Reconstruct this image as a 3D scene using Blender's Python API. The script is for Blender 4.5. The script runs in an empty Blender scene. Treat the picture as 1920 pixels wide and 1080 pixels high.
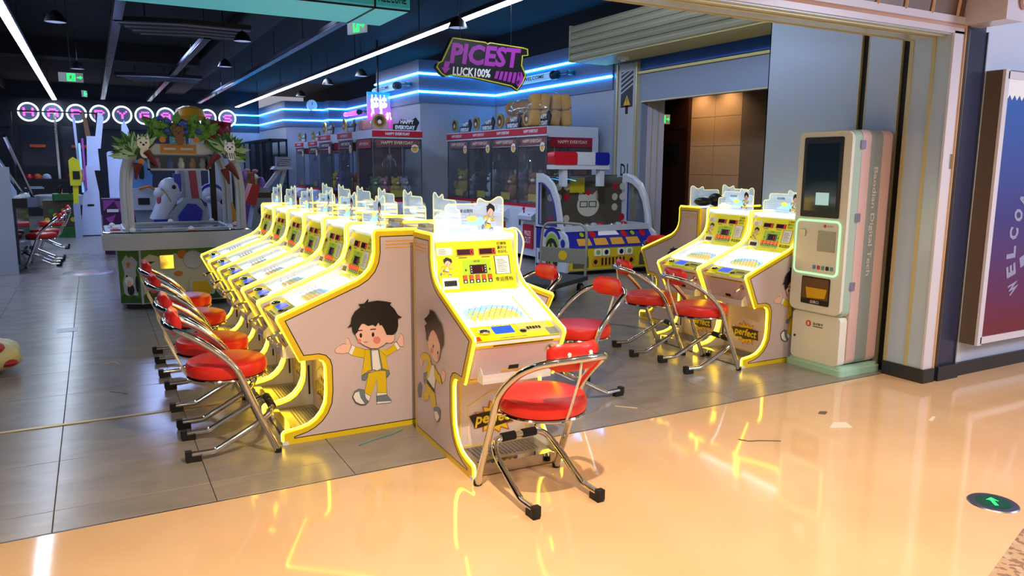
import bpy, bmesh, math, random
from mathutils import Vector, Matrix
random.seed(7)
SC = bpy.context.scene
COL = SC.collection

# ------------------------------------------------------------------ camera
YAW, PITCH, ROLL, FPX = math.radians(28.79), math.radians(9.154), math.radians(-0.40), 1419.6
fw = Vector((math.sin(YAW)*math.cos(PITCH), math.cos(YAW)*math.cos(PITCH), -math.sin(PITCH)))
rt = Vector((math.cos(YAW), -math.sin(YAW), 0)); dn = fw.cross(rt)
rt2 = math.cos(ROLL)*rt + math.sin(ROLL)*dn; dn2 = -math.sin(ROLL)*rt + math.cos(ROLL)*dn
cam = bpy.data.objects.new('camera', bpy.data.cameras.new('camera')); COL.objects.link(cam)
M = Matrix((rt2, -dn2, -fw)).transposed().to_4x4(); M.translation = (0, 0, 1.5)
cam.matrix_world = M
cam.data.sensor_width = 36.0; cam.data.lens = 36.0*FPX/1920; cam.data.clip_start = .05; cam.data.clip_end = 200
SC.camera = cam

# ------------------------------------------------------------------ world, exposure
w = bpy.data.worlds.new('world'); SC.world = w; w.use_nodes = True
w.node_tree.nodes['Background'].inputs[0].default_value = (.86, .84, 1.0, 1)
w.node_tree.nodes['Background'].inputs[1].default_value = .40
SC.view_settings.view_transform = 'Standard'; SC.view_settings.look = 'None'
SC.view_settings.exposure = 0.0; SC.view_settings.gamma = 1.0
SC.view_settings.use_curve_mapping = False

# ------------------------------------------------------------------ lamps of the mall corridor (ceiling downlights) and of the side corridor
def lamp(name, kind, loc, power, col, size=.12, spot=1.6, blend=.5, aim=None):
    d = bpy.data.lights.new(name, kind); d.energy = power; d.color = col
    if kind == 'SPOT': d.spot_size = spot; d.spot_blend = blend; d.shadow_soft_size = size
    if kind == 'AREA': d.shape = 'DISK'; d.size = size
    if kind == 'POINT': d.shadow_soft_size = size
    o = bpy.data.objects.new(name, d); COL.objects.link(o); o.location = loc
    if aim: o.rotation_euler = (Vector(aim)-Vector(loc)).to_track_quat('-Z', 'Y').to_euler()
    return o
WARM = (1.0, .80, .56)
MALL_LAMPS = [(1.15, 1.55, 3.1, 500), (3.1, .7, 3.1, 170), (-1.2, 1.4, 3.1, 180), (4.6, 1.3, 3.1, 170), (.9, -1.2, 3.1, 60)]
for x, y, z, p in MALL_LAMPS:
    lamp('downlight_lamp', 'SPOT', (x, y, z-.03), p, WARM, .03, 2.5, .9)
lamp('mall_cool_lamp', 'AREA', (7.3, -.6, 3.0), 170, (.72, .78, 1.0), 1.4, aim=(6.0, 3.2, 1.4))  # unseen cool area lamp lighting the mall wall and lintel
lamp('corridor_lamp', 'SPOT', (8.52, 9.0, 2.84), 30, (1, .72, .45), .04, 2.3, .8)
lamp('corridor_lamp', 'SPOT', (8.52, 9.6, 2.84), 30, (1, .72, .45), .04, 2.3, .8)
# added fill spots under the ceiling, brightening the right hand wall and the claw machines
FILL_SPOTS = (((3.6, 5.4, 3.75), (7.45, 9.2, 1.5), 330), ((2.6, 11.5, 3.8), (6.6, 12.2, 1.0), 200), ((2.6, 6.2, 3.8), (6.6, 7.2, 2.2), 120))
for p0, p1, e in FILL_SPOTS:
    lamp('fill_spot_lamp', 'SPOT', p0, e, (.62, .72, 1.0), .08, 1.5, .8, aim=p1)
# added overhead blue fill for the arcade, without fixtures
for x, y, p in ((1.2, 16.5, 210), (3.2, 23.5, 170), (-3.4, 12, 150)):
    lamp('arcade_fill_lamp', 'AREA', (x, y, 3.72), p, (.38, .50, 1.0), 1.5)

# ------------------------------------------------------------------ materials
def lin(h):
    h = h.lstrip('#'); c = [int(h[i:i+2], 16)/255 for i in (0, 2, 4)]
    return tuple(((v/12.92) if v <= .04045 else ((v+.055)/1.055)**2.4) for v in c)
MATS = {}
def mat(name, col='#808080', rough=.5, metal=0, emit=None, es=0, alpha=1, coat=0, noise=0, nscale=8, bump=0, trans=0, spec=.5):
    m = bpy.data.materials.new(name); m.use_nodes = True; nt = m.node_tree
    b = nt.nodes['Principled BSDF']; c = lin(col) if isinstance(col, str) else col
    b.inputs['Base Color'].default_value = (*c, 1); b.inputs['Roughness'].default_value = rough
    b.inputs['Metallic'].default_value = metal; b.inputs['Specular IOR Level'].default_value = spec
    if coat: b.inputs['Coat Weight'].default_value = coat; b.inputs['Coat Roughness'].default_value = .05
    if trans: b.inputs['Transmission Weight'].default_value = trans
    if emit is not None:
        e = lin(emit) if isinstance(emit, str) else emit
        b.inputs['Emission Color'].default_value = (*e, 1); b.inputs['Emission Strength'].default_value = es
    if alpha < 1: b.inputs['Alpha'].default_value = alpha
    if noise or bump:
        tc = nt.nodes.new('ShaderNodeTexCoord'); n = nt.nodes.new('ShaderNodeTexNoise')
        n.inputs['Scale'].default_value = nscale; n.inputs['Detail'].default_value = 5
        nt.links.new(tc.outputs['Object'], n.inputs['Vector'])
        if noise:
            r = nt.nodes.new('ShaderNodeMix'); r.data_type = 'RGBA'
            r.inputs[6].default_value = (*[v*(1-noise) for v in c], 1); r.inputs[7].default_value = (*[min(1, v*(1+noise)) for v in c], 1)
            nt.links.new(n.outputs['Fac'], r.inputs[0]); nt.links.new(r.outputs[2], b.inputs['Base Color'])
        if bump:
            bp = nt.nodes.new('ShaderNodeBump'); bp.inputs['Strength'].default_value = bump; bp.inputs['Distance'].default_value = .01
            nt.links.new(n.outputs['Fac'], bp.inputs['Height']); nt.links.new(bp.outputs['Normal'], b.inputs['Normal'])
    MATS[name] = m
    return m
def glassmat(name, tint=(1, 1, 1), gloss=.10, white=0, rough=.03, glow=0, k=.75):
    m = bpy.data.materials.new(name); m.use_nodes = True; nt = m.node_tree; nt.nodes.clear()
    o = nt.nodes.new('ShaderNodeOutputMaterial'); t = nt.nodes.new('ShaderNodeBsdfTransparent'); t.inputs[0].default_value = (*tint, 1)
    g = nt.nodes.new('ShaderNodeBsdfGlossy'); g.inputs['Roughness'].default_value = rough
    lw = nt.nodes.new('ShaderNodeLayerWeight'); lw.inputs[0].default_value = .5
    pw = nt.nodes.new('ShaderNodeMath'); pw.operation = 'POWER'; pw.inputs[1].default_value = 4.0
    fr = nt.nodes.new('ShaderNodeMath'); fr.operation = 'MULTIPLY_ADD'; fr.inputs[1].default_value = k; fr.inputs[2].default_value = .035
    nt.links.new(lw.outputs['Facing'], pw.inputs[0]); nt.links.new(pw.outputs[0], fr.inputs[0])
    mx = nt.nodes.new('ShaderNodeMixShader'); last = t
    if white:
        d = nt.nodes.new('ShaderNodeBsdfDiffuse'); d.inputs[0].default_value = (.9, .92, .95, 1)
        m2 = nt.nodes.new('ShaderNodeMixShader'); m2.inputs[0].default_value = white
        nt.links.new(t.outputs[0], m2.inputs[1]); nt.links.new(d.outputs[0], m2.inputs[2]); last = m2
    nt.links.new(fr.outputs[0], mx.inputs[0]); nt.links.new(last.outputs[0], mx.inputs[1]); nt.links.new(g.outputs[0], mx.inputs[2]); out = mx
    if glow:   # edge-lit acrylic: the sheet itself gives off a little light
        e = nt.nodes.new('ShaderNodeEmission'); e.inputs[0].default_value = (.55, .78, 1, 1); e.inputs[1].default_value = glow
        out = nt.nodes.new('ShaderNodeAddShader'); nt.links.new(mx.outputs[0], out.inputs[0]); nt.links.new(e.outputs[0], out.inputs[1])
    nt.links.new(out.outputs[0], o.inputs[0])
    MATS[name] = m; return m
def gradmat(name, c0, c1, z0, z1, emit=0, mid=None, rough=.35):
    m = bpy.data.materials.new(name); m.use_nodes = True; nt = m.node_tree; b = nt.nodes['Principled BSDF']
    tc = nt.nodes.new('ShaderNodeTexCoord'); sp = nt.nodes.new('ShaderNodeSeparateXYZ'); mr = nt.nodes.new('ShaderNodeMapRange'); cr = nt.nodes.new('ShaderNodeValToRGB')
    mr.inputs[1].default_value = z0; mr.inputs[2].default_value = z1
    cr.color_ramp.elements[0].color = (*lin(c0), 1); cr.color_ramp.elements[1].color = (*lin(c1), 1)
    if mid: e = cr.color_ramp.elements.new(.5); e.color = (*lin(mid), 1)
    nt.links.new(tc.outputs['Object'], sp.inputs[0]); nt.links.new(sp.outputs[2], mr.inputs[0]); nt.links.new(mr.outputs[0], cr.inputs[0]); nt.links.new(cr.outputs[0], b.inputs['Base Color'])
    b.inputs['Roughness'].default_value = rough
    if emit: nt.links.new(cr.outputs[0], b.inputs['Emission Color']); b.inputs['Emission Strength'].default_value = emit
    MATS[name] = m; return m

mat('yellow_paint', '#e8c81e', .35); mat('brown_line', '#2a160f', .4); mat('panel_print', '#cdbcc0', .28, noise=.03, nscale=3)
mat('white_plastic', '#e6e6ea', .35); mat('cream_plastic', '#d8d4bc', .35); mat('black_plastic', '#0b0b0d', .4); mat('rubber', '#0d0d0d', .65)
mat('dark_slot', '#060606', .5); mat('chrome', '#d4d2cc', .09, 1); mat('steel', '#b4b2a8', .28, 1, noise=.08, nscale=30); mat('dull_steel', '#8d9094', .35, 1)
mat('neon_yellow', '#ffe23a', .3, emit=(1, .62, .01), es=8)
mat('neon_core', '#fff6c0', .3, emit=(1, .88, .16), es=4.5)
mat('playfield_white', '#f4f8f8', .4, emit=(.90, .98, 1), es=1.7)
mat('top_light', '#ffffff', .4, emit=(.80, .93, 1), es=2.6)
mat('score_yellow', '#dcd600', .35, emit=(.72, .66, .0), es=.22); mat('score_lime', '#a9cf22', .35, emit=(.4, .6, .02), es=.12)
mat('print_white', '#f0f0ee', .4); mat('print_black', '#151312', .45); mat('print_grey', '#6f7f8b', .4); mat('print_red', '#c8342c', .4)
mat('skin', '#f0c4b4', .4); mat('cheek', '#e08878', .4); mat('hair_black', '#1c1a1a', .35); mat('jacket_yellow', '#e3c316', .4); mat('orange_print', '#e2a437', .4)
mat('screen_dark', '#3a1020', .15); mat('led_red', '#ff2020', .4, emit=(1, .03, .04), es=2.6); mat('button_red', '#e03020', .3, emit=(1, .10, .03), es=.9)
mat('screen_blue', '#1030ff', .3, emit=(.02, .10, 1), es=1.1); mat('pf_blue', '#7cc4ea', .4, emit=(.34, .72, 1), es=.85); mat('pf_yellow', '#f2cc40', .4, emit=(1, .70, .16), es=.85)
mat('pf_green', '#9cc86a', .4, emit=(.5, .78, .4), es=.6); mat('pin_pink', '#e88ca8', .3); mat('pin_blue', '#7ab0e0', .3); mat('pf_aqua', '#bfe6ec', .3, emit=(.70, .92, .97), es=.9)
glassmat('clear_acrylic', (.97, .98, .98), white=.10); glassmat('sign_acrylic', (.90, .96, 1), white=.22, glow=.16); glassmat('tray_acrylic', (.9, .9, .92), white=.38); glassmat('glass', (.93, .95, .96)); glassmat('field_glass', (.99, .99, .99), k=.22); glassmat('case_glass', (.92, .94, .97), white=.03); glassmat('tinted_glass', (.55, .57, .58))  # case_glass: faint white mix stands in for reflection haze
mat('acrylic_edge', '#f4efa0', .25, emit=(.85, .82, .35), es=.55); mat('acrylic_frost', '#e4f2ff', .3, emit=(.55, .75, 1), es=.35)
mat('red_vinyl', '#d8261a', .34, bump=.05, nscale=60); mat('red_vinyl_dull', '#b02a3c', .4)
mat('hazel', '#6b4a2a', .4)
mat('app_teal', '#4aa0a0', .4); mat('app_blue', '#5a88c8', .4); mat('booth_red', '#c01c28', .25); 
# ------------------------------------------------------------------ mesh helpers
TEXTS = {}
def text_geo(s, bold=0.0, shear=0.0):
    k = (s, bold, shear)
    if k not in TEXTS:
        cu = bpy.data.curves.new('t', 'FONT'); cu.body = s; cu.offset = bold; cu.shear = shear; cu.resolution_u = 2; cu.fill_mode = 'FRONT'; cu.extrude = 0
        o = bpy.data.objects.new('t', cu); me = bpy.data.meshes.new_from_object(o)
        vs = [tuple(v.co[:2]) for v in me.vertices]; fs = [tuple(p.vertices) for p in me.polygons]
        bpy.data.objects.remove(o); bpy.data.meshes.remove(me); bpy.data.curves.remove(cu)
        x0, x1 = min(v[0] for v in vs), max(v[0] for v in vs); y0, y1 = min(v[1] for v in vs), max(v[1] for v in vs)
        TEXTS[k] = ([(v[0]-(x0+x1)/2, v[1]-(y0+y1)/2) for v in vs], fs, x1-x0, y1-y0)
    return TEXTS[k]
class MB:
    def __init__(s): s.v = []; s.f = []; s.m = []
    def add(s, vs, fs, m=0):
        n = len(s.v); s.v += [tuple(v) for v in vs]; s.f += [tuple(i+n for i in f) for f in fs]; s.m += [m]*len(fs); return s
    def box(s, x0, x1, y0, y1, z0, z1, m=0):
        return s.add([(x, y, z) for z in (z0, z1) for x, y in ((x0, y0), (x1, y0), (x1, y1), (x0, y1))],
                     [(3, 2, 1, 0), (4, 5, 6, 7), (0, 1, 5, 4), (1, 2, 6, 5), (2, 3, 7, 6), (3, 0, 4, 7)], m)
    def rbox(s, x0, x1, y0, y1, z0, z1, r=.01, m=0, seg=3, axis='z'):
        if axis == 'z': return s.prism(rrect(x0, x1, y0, y1, r, seg), 'z', z0, z1, m)
        if axis == 'y': return s.prism(rrect(x0, x1, z0, z1, r, seg), 'y', y0, y1, m)
        return s.prism(rrect(y0, y1, z0, z1, r, seg), 'x', x0, x1, m)
    def prism(s, poly, axis, a, b, m=0):
        n = len(poly)
        P = lambda u, v, t: {'x': (t, u, v), 'y': (u, t, v), 'z': (u, v, t)}[axis]
        return s.add([P(u, v, a) for u, v in poly]+[P(u, v, b) for u, v in poly],
                     [tuple(range(n)), tuple(range(2*n-1, n-1, -1))]+[(i, (i+1) % n, n+(i+1) % n, n+i) for i in range(n)], m)
    def flat(s, poly, axis, t, m=0):
        P = lambda u, v: {'x': (t, u, v), 'y': (u, t, v), 'z': (u, v, t)}[axis]
        return s.add([P(u, v) for u, v in poly], [tuple(range(len(poly)))], m)
    def loft(s, rings, m=0, caps=True, closed=True):
        n = len(rings[0]); fs = []
        for k in range(len(rings)-1):
            for i in range(n if closed else n-1):
                j = (i+1) % n; fs.append((k*n+i, k*n+j, (k+1)*n+j, (k+1)*n+i))
        if caps: fs += [tuple(range(n-1, -1, -1)), tuple(range((len(rings)-1)*n, len(rings)*n))]
        return s.add([p for r in rings for p in r], fs, m)
    def tube(s, path, r, n=8, m=0, closed=False, caps=True):
        P = [Vector(p) for p in path]; N = len(P); rings = []; up = None
        for i in range(N):
            if closed: t = (P[(i+1) % N]-P[i-1])
            else: t = (P[min(i+1, N-1)]-P[max(i-1, 0)])
            t = t.normalized() if t.length > 1e-9 else Vector((0, 0, 1))
            if up is None:
                up = t.orthogonal().normalized()
            up = (up-t*up.dot(t)); up = up.normalized() if up.length > 1e-6 else t.orthogonal().normalized()
            b = t.cross(up); rr = r[i] if isinstance(r, (list, tuple)) else r
            rings.append([P[i]+(up*math.cos(a)+b*math.sin(a))*rr for a in [2*math.pi*k/n for k in range(n)]])
        if closed: rings.append(rings[0])
        return s.loft(rings, m, caps and not closed)
    def lathe(s, prof, n=24, c=(0, 0, 0), m=0, sx=1, sy=1, axis='z'):
        rings = []
        for r, z in prof:
            ring = []
            for k in range(n):
                a = 2*math.pi*k/n; p = (r*math.cos(a)*sx, r*math.sin(a)*sy, z)
                if axis == 'y': p = (p[0], p[2], p[1])
                if axis == 'x': p = (p[2], p[0], p[1])
                ring.append((c[0]+p[0], c[1]+p[1], c[2]+p[2]))
            rings.append(ring)
        return s.loft(rings, m, True)
    def ball(s, c, rx, ry=None, rz=None, m=0, n=12, k=8):
        ry = ry or rx; rz = rz or rx
        return s.add(*_ball(c, rx, ry, rz, n, k), m)
    def disc(s, c, r, axis='y', m=0, n=16, ry=None):
        ry = ry or r
        poly = [(r*math.cos(2*math.pi*i/n), ry*math.sin(2*math.pi*i/n)) for i in range(n)]
        P = {'x': lambda u, v: (c[0], c[1]+u, c[2]+v), 'y': lambda u, v: (c[0]+u, c[1], c[2]+v), 'z': lambda u, v: (c[0]+u, c[1]+v, c[2])}[axis]
        return s.add([P(u, v) for u, v in poly], [tuple(range(n))], m)
    def text(s, txt, c, U, V, w=None, h=None, m=0, bold=0.0, shear=0.0):
        vs, fs, W, H = text_geo(txt, bold, shear); U = Vector(U); V = Vector(V); c = Vector(c)
        if w and h: kx, ky = w/W, h/H
        elif w: kx = ky = w/W
        else: kx = ky = h/H
        return s.add([c+U*(x*kx)+V*(y*ky) for x, y in vs], fs, m)
    def build(s, name, mats, parent=None, loc=None, rotz=0, smooth=True, ang=35, fixn=True):
        me = bpy.data.meshes.new(name); me.from_pydata(s.v, [], s.f)
        mats = mats if isinstance(mats, (list, tuple)) else [mats]
        for k in mats: me.materials.append(MATS[k] if isinstance(k, str) else k)
        me.polygons.foreach_set('material_index', s.m)
        if fixn:
            bm = bmesh.new(); bm.from_mesh(me); bmesh.ops.recalc_face_normals(bm, faces=bm.faces); bm.to_mesh(me); bm.free()
        if smooth:
            me.polygons.foreach_set('use_smooth', [True]*len(me.polygons)); me.set_sharp_from_angle(angle=math.radians(ang))
        me.update()
        o = bpy.data.objects.new(name, me); COL.objects.link(o)
        if parent: o.parent = parent
        if loc: o.location = loc
        if rotz: o.rotation_euler.z = rotz
        return o
def _ball(c, rx, ry, rz, n, k):
    vs = [(c[0], c[1], c[2]-rz)]; fs = []
    for j in range(1, k):
        t = -math.pi/2+math.pi*j/k
        for i in range(n):
            a = 2*math.pi*i/n; vs.append((c[0]+rx*math.cos(t)*math.cos(a), c[1]+ry*math.cos(t)*math.sin(a), c[2]+rz*math.sin(t)))
    vs.append((c[0], c[1], c[2]+rz)); top = len(vs)-1
    for i in range(n): fs.append((0, 1+(i+1) % n, 1+i))
    for j in range(k-2):
        for i in range(n): a = 1+j*n+i; b = 1+j*n+(i+1) % n; fs.append((a, b, b+n, a+n))
    for i in range(n): fs.append((top, 1+(k-2)*n+i, 1+(k-2)*n+(i+1) % n))
    return vs, fs
def rrect(x0, x1, y0, y1, r, seg=4):
    out = []
    for cx, cy, a0 in ((x1-r, y1-r, 0), (x0+r, y1-r, 90), (x0+r, y0+r, 180), (x1-r, y0+r, 270)):
        for k in range(seg+1):
            a = math.radians(a0+90*k/seg); out.append((cx+r*math.cos(a), cy+r*math.sin(a)))
    return out
def arc(cx, cy, r, a0, a1, n=8, ry=None):
    return [(cx+r*math.cos(math.radians(a0+(a1-a0)*k/n)), cy+(ry or r)*math.sin(math.radians(a0+(a1-a0)*k/n))) for k in range(n+1)]
def smooth_path(pts, it=2):
    P = [Vector(p) for p in pts]
    for _ in range(it):
        Q = [P[0]]
        for a, b in zip(P, P[1:]): Q += [a*.75+b*.25, a*.25+b*.75]
        P = Q+[P[-1]]
    return P
def tag(o, label=None, cat=None, group=None, kind=None):
    if label: o['label'] = label
    if cat: o['category'] = cat
    if group: o['group'] = group
    if kind: o['kind'] = kind
    return o
def thing(name, label, cat, loc=(0, 0, 0), rotz=0, group=None):
    o = bpy.data.objects.new(name, None); COL.objects.link(o); o.empty_display_size = .1
    o.location = loc; o.rotation_euler.z = rotz
    return tag(o, label, cat, group)
def copy_tree(o, parent=None):
    c = o.copy(); COL.objects.link(c); c.parent = parent
    for ch in list(o.children): copy_tree(ch, c)
    return c
def dup(root, label, loc, rotz=0):
    c = copy_tree(root); c.location = loc; c.rotation_euler.z = rotz; c['label'] = label; return c
def struct(name, mb, mats, label, cat, parent=None, **k):
    o = mb.build(name, mats, parent, **k)
    if not parent: tag(o, label, cat, kind='structure')
    return o
XA, YA, ZA = (1, 0, 0), (0, 1, 0), (0, 0, 1)

BOY_A={
 'face':[(0.414,0.572),(0.425,0.604),(0.454,0.639),(0.502,0.642),(0.551,0.635),(0.579,0.599),(0.593,0.554),(0.628,0.555),(0.641,0.544),(0.637,0.515),(0.617,0.503),(0.592,0.51),(0.577,0.497),(0.537,0.482),(0.499,0.487),(0.456,0.511),(0.428,0.537)],
 'hair':[(0.366,0.617),(0.387,0.636),(0.393,0.673),(0.413,0.704),(0.447,0.727),(0.433,0.743),(0.466,0.744),(0.491,0.77),(0.49,0.75),(0.543,0.755),(0.592,0.746),(0.626,0.737),(0.616,0.725),(0.641,0.699),(0.662,0.663),(0.687,0.647),(0.662,0.641),(0.663,0.6),(0.653,0.567),(0.628,0.55),(0.593,0.554),(0.579,0.589),(0.565,0.614),(0.555,0.611),(0.546,0.629),(0.531,0.608),(0.511,0.62),(0.487,0.615),(0.463,0.631),(0.449,0.63),(0.434,0.608),(0.424,0.585),(0.407,0.573),(0.396,0.598),(0.395,0.621)],
 'brow1':[(0.424,0.591),(0.429,0.596),(0.453,0.598),(0.453,0.593)],
 'brow2':[(0.496,0.592),(0.501,0.598),(0.532,0.596),(0.53,0.591)],
 'cuffs':[(0.374,0.472),(0.394,0.515),(0.412,0.503),(0.392,0.458)],
 'hand':[(0.297,0.495),(0.309,0.512),(0.347,0.527),(0.364,0.523),(0.361,0.545),(0.368,0.558),(0.378,0.55),(0.389,0.513),(0.374,0.475),(0.341,0.473),(0.303,0.48)],
 'arm1':[(0.408,0.506),(0.469,0.48),(0.503,0.477),(0.497,0.424),(0.463,0.433),(0.387,0.458)],
 'arm2':[(0.549,0.471),(0.596,0.466),(0.642,0.495),(0.656,0.459),(0.586,0.425)],
 'cuff2':[(0.637,0.496),(0.652,0.506),(0.675,0.467),(0.658,0.456)],
 'hand2':[(0.655,0.508),(0.673,0.536),(0.673,0.55),(0.683,0.549),(0.695,0.529),(0.694,0.475),(0.672,0.477)],
 'jack1':[(0.469,0.48),(0.503,0.477),(0.505,0.36),(0.484,0.358),(0.444,0.334),(0.46,0.419)],
 'jack2':[(0.547,0.472),(0.586,0.433),(0.602,0.343),(0.584,0.35),(0.564,0.362)],
 'hem1':[(0.444,0.334),(0.495,0.352),(0.483,0.329),(0.465,0.304),(0.446,0.309)],
 'hem2':[(0.564,0.362),(0.604,0.343),(0.608,0.323),(0.588,0.303),(0.584,0.34)],
 'lap1':[(0.494,0.478),(0.504,0.476),(0.509,0.362),(0.5,0.358)],
 'lap2':[(0.541,0.471),(0.549,0.47),(0.568,0.359),(0.558,0.356)],
 'shirt':[(0.504,0.472),(0.547,0.471),(0.557,0.363),(0.535,0.351),(0.52,0.361),(0.503,0.36)],
 'pants':[(0.483,0.343),(0.535,0.351),(0.584,0.345),(0.588,0.216),(0.534,0.224),(0.531,0.303),(0.492,0.21),(0.458,0.235)],
 'sock1':[(0.53,0.225),(0.586,0.222),(0.589,0.201),(0.529,0.205)],
 'sock2':[(0.458,0.235),(0.492,0.21),(0.482,0.182),(0.453,0.206)],
 'shoe1':[(0.529,0.205),(0.586,0.204),(0.613,0.168),(0.612,0.163),(0.529,0.17)],
 'sole1':[(0.529,0.17),(0.612,0.163),(0.612,0.155),(0.528,0.159)],
 'shoe2':[(0.388,0.221),(0.401,0.248),(0.425,0.259),(0.454,0.25),(0.461,0.205),(0.477,0.181),(0.462,0.164),(0.432,0.168),(0.404,0.184)],
 'toe2':[(0.391,0.22),(0.404,0.242),(0.425,0.247),(0.434,0.209),(0.457,0.169),(0.433,0.172),(0.406,0.189)],
 'cheek1':[(0.558,0.526),(0.553,0.514),(0.542,0.507),(0.528,0.509),(0.517,0.518),(0.513,0.531),(0.518,0.544),(0.529,0.551),(0.543,0.549),(0.554,0.54)],
 'cheek2':[(0.445,0.535),(0.442,0.528),(0.437,0.524),(0.431,0.524),(0.426,0.529),(0.424,0.537),(0.426,0.544),(0.431,0.548),(0.438,0.547),(0.443,0.542)],
 'eye1':[(0.451,0.565),(0.45,0.558),(0.446,0.553),(0.441,0.554),(0.437,0.559),(0.436,0.567),(0.438,0.575),(0.442,0.579),(0.446,0.579),(0.45,0.573)],
 'eye2':[(0.522,0.563),(0.52,0.555),(0.516,0.551),(0.511,0.551),(0.507,0.557),(0.506,0.565),(0.508,0.572),(0.512,0.577),(0.517,0.576),(0.52,0.571)],
 'mouth':[(0.453,0.532),(0.47,0.525),(0.488,0.529),(0.47,0.522)],
}
BOY_B={
 'ear':[(0.591,0.549),(0.612,0.559),(0.605,0.579),(0.576,0.58),(0.567,0.554)],
 'face':[(0.583,0.569),(0.559,0.602),(0.523,0.638),(0.488,0.657),(0.432,0.637),(0.394,0.573),(0.417,0.506),(0.454,0.481),(0.504,0.486),(0.55,0.512),(0.577,0.543)],
 'hair':[(0.606,0.611),(0.622,0.645),(0.587,0.665),(0.633,0.68),(0.586,0.702),(0.548,0.727),(0.543,0.748),(0.485,0.747),(0.441,0.728),(0.408,0.71),(0.382,0.704),(0.355,0.661),(0.35,0.601),(0.39,0.557),(0.4,0.59),(0.443,0.63),(0.488,0.648),(0.523,0.636),(0.559,0.602),(0.576,0.566),(0.6,0.575)],
 'arm1':[(0.697,0.465),(0.659,0.488),(0.598,0.494),(0.55,0.482),(0.556,0.441),(0.626,0.378),(0.656,0.346),(0.661,0.359),(0.585,0.453),(0.635,0.455),(0.678,0.422)],
 'hand1':[(0.728,0.424),(0.702,0.459),(0.668,0.424),(0.699,0.39)],
 'shirt':[(0.564,0.44),(0.493,0.456),(0.474,0.392),(0.497,0.322),(0.597,0.352)],
 'jack':[(0.551,0.466),(0.528,0.448),(0.597,0.35),(0.631,0.353),(0.601,0.398)],
 'lap':[(0.66,0.369),(0.596,0.394),(0.628,0.316),(0.657,0.327)],
 'arm2':[(0.493,0.452),(0.437,0.424),(0.404,0.419),(0.383,0.378),(0.449,0.381),(0.488,0.398)],
 'hand2':[(0.397,0.421),(0.392,0.445),(0.37,0.465),(0.338,0.454),(0.345,0.412),(0.382,0.389)],
 'pants':[(0.627,0.335),(0.497,0.327),(0.469,0.237),(0.516,0.216),(0.576,0.273),(0.586,0.241),(0.643,0.221),(0.675,0.246),(0.616,0.29)],
 'belt':[(0.597,0.352),(0.49,0.322),(0.497,0.304),(0.608,0.328)],
 'shoe1':[(0.755,0.277),(0.715,0.307),(0.688,0.285),(0.706,0.223),(0.744,0.209),(0.761,0.241)],
 'shoe2':[(0.504,0.213),(0.442,0.241),(0.408,0.228),(0.416,0.179),(0.455,0.154),(0.494,0.17)],
 'toe2':[(0.498,0.201),(0.454,0.214),(0.42,0.192),(0.455,0.156),(0.489,0.171)],
 'cheek1':[(0.496,0.535),(0.5,0.523),(0.512,0.514),(0.526,0.511),(0.538,0.515),(0.542,0.525),(0.537,0.537),(0.525,0.546),(0.511,0.549),(0.5,0.545)],
 'cheek2':[(0.41,0.518),(0.414,0.51),(0.421,0.504),(0.431,0.501),(0.439,0.504),(0.442,0.511),(0.439,0.519),(0.431,0.525),(0.421,0.528),(0.413,0.525)],
 'eye1':[(0.486,0.561),(0.488,0.555),(0.492,0.55),(0.498,0.549),(0.503,0.551),(0.504,0.557),(0.502,0.563),(0.497,0.568),(0.492,0.569),(0.487,0.566)],
 'eye2':[(0.421,0.541),(0.423,0.535),(0.427,0.53),(0.433,0.529),(0.437,0.531),(0.439,0.537),(0.437,0.543),(0.432,0.548),(0.427,0.549),(0.422,0.546)],
}
# ------------------------------------------------------------------ room shell
def tilemat():
    m = bpy.data.materials.new('tile_grey'); m.use_nodes = True; nt = m.node_tree; b = nt.nodes['Principled BSDF']
    tc = nt.nodes.new('ShaderNodeTexCoord'); oi = nt.nodes.new('ShaderNodeObjectInfo'); ad = nt.nodes.new('ShaderNodeVectorMath'); n = nt.nodes.new('ShaderNodeTexNoise'); n2 = nt.nodes.new('ShaderNodeTexNoise')
    nt.links.new(tc.outputs['Object'], ad.inputs[0]); nt.links.new(oi.outputs['Location'], ad.inputs[1])
    mp = nt.nodes.new('ShaderNodeMapping'); mp.inputs['Scale'].default_value = (1.5, 3.5, 1); nt.links.new(ad.outputs[0], mp.inputs[0])
    n.inputs['Scale'].default_value = 2.2; n.inputs['Detail'].default_value = 8; n.inputs['Roughness'].default_value = .62; n.inputs['Distortion'].default_value = .6
    n2.inputs['Scale'].default_value = 4; n2.inputs['Detail'].default_value = 4
    nt.links.new(mp.outputs[0], n.inputs['Vector']); nt.links.new(mp.outputs[0], n2.inputs['Vector'])
    cr = nt.nodes.new('ShaderNodeValToRGB'); cr.color_ramp.elements[0].position = .25; cr.color_ramp.elements[0].color = (*lin('#807971'), 1); cr.color_ramp.elements[1].position = .72; cr.color_ramp.elements[1].color = (*lin('#968d83'), 1)
    nt.links.new(n.outputs['Fac'], cr.inputs[0])
    mx = nt.nodes.new('ShaderNodeMix'); mx.data_type = 'RGBA'; mx.blend_type = 'MULTIPLY'; mx.inputs[0].default_value = .35
    ra = nt.nodes.new('ShaderNodeMapRange'); ra.inputs[3].default_value = .80; ra.inputs[4].default_value = 1.05; nt.links.new(oi.outputs['Random'], ra.inputs[0])
    nt.links.new(cr.outputs[0], mx.inputs[6]); nt.links.new(ra.outputs[0], mx.inputs[7]); nt.links.new(mx.outputs[2], b.inputs['Base Color'])
    rr = nt.nodes.new('ShaderNodeMapRange'); rr.inputs[3].default_value = .20; rr.inputs[4].default_value = .27; nt.links.new(n2.outputs['Fac'], rr.inputs[0]); nt.links.new(rr.outputs[0], b.inputs['Roughness'])
    MATS['tile_grey'] = m
tilemat()
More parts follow.
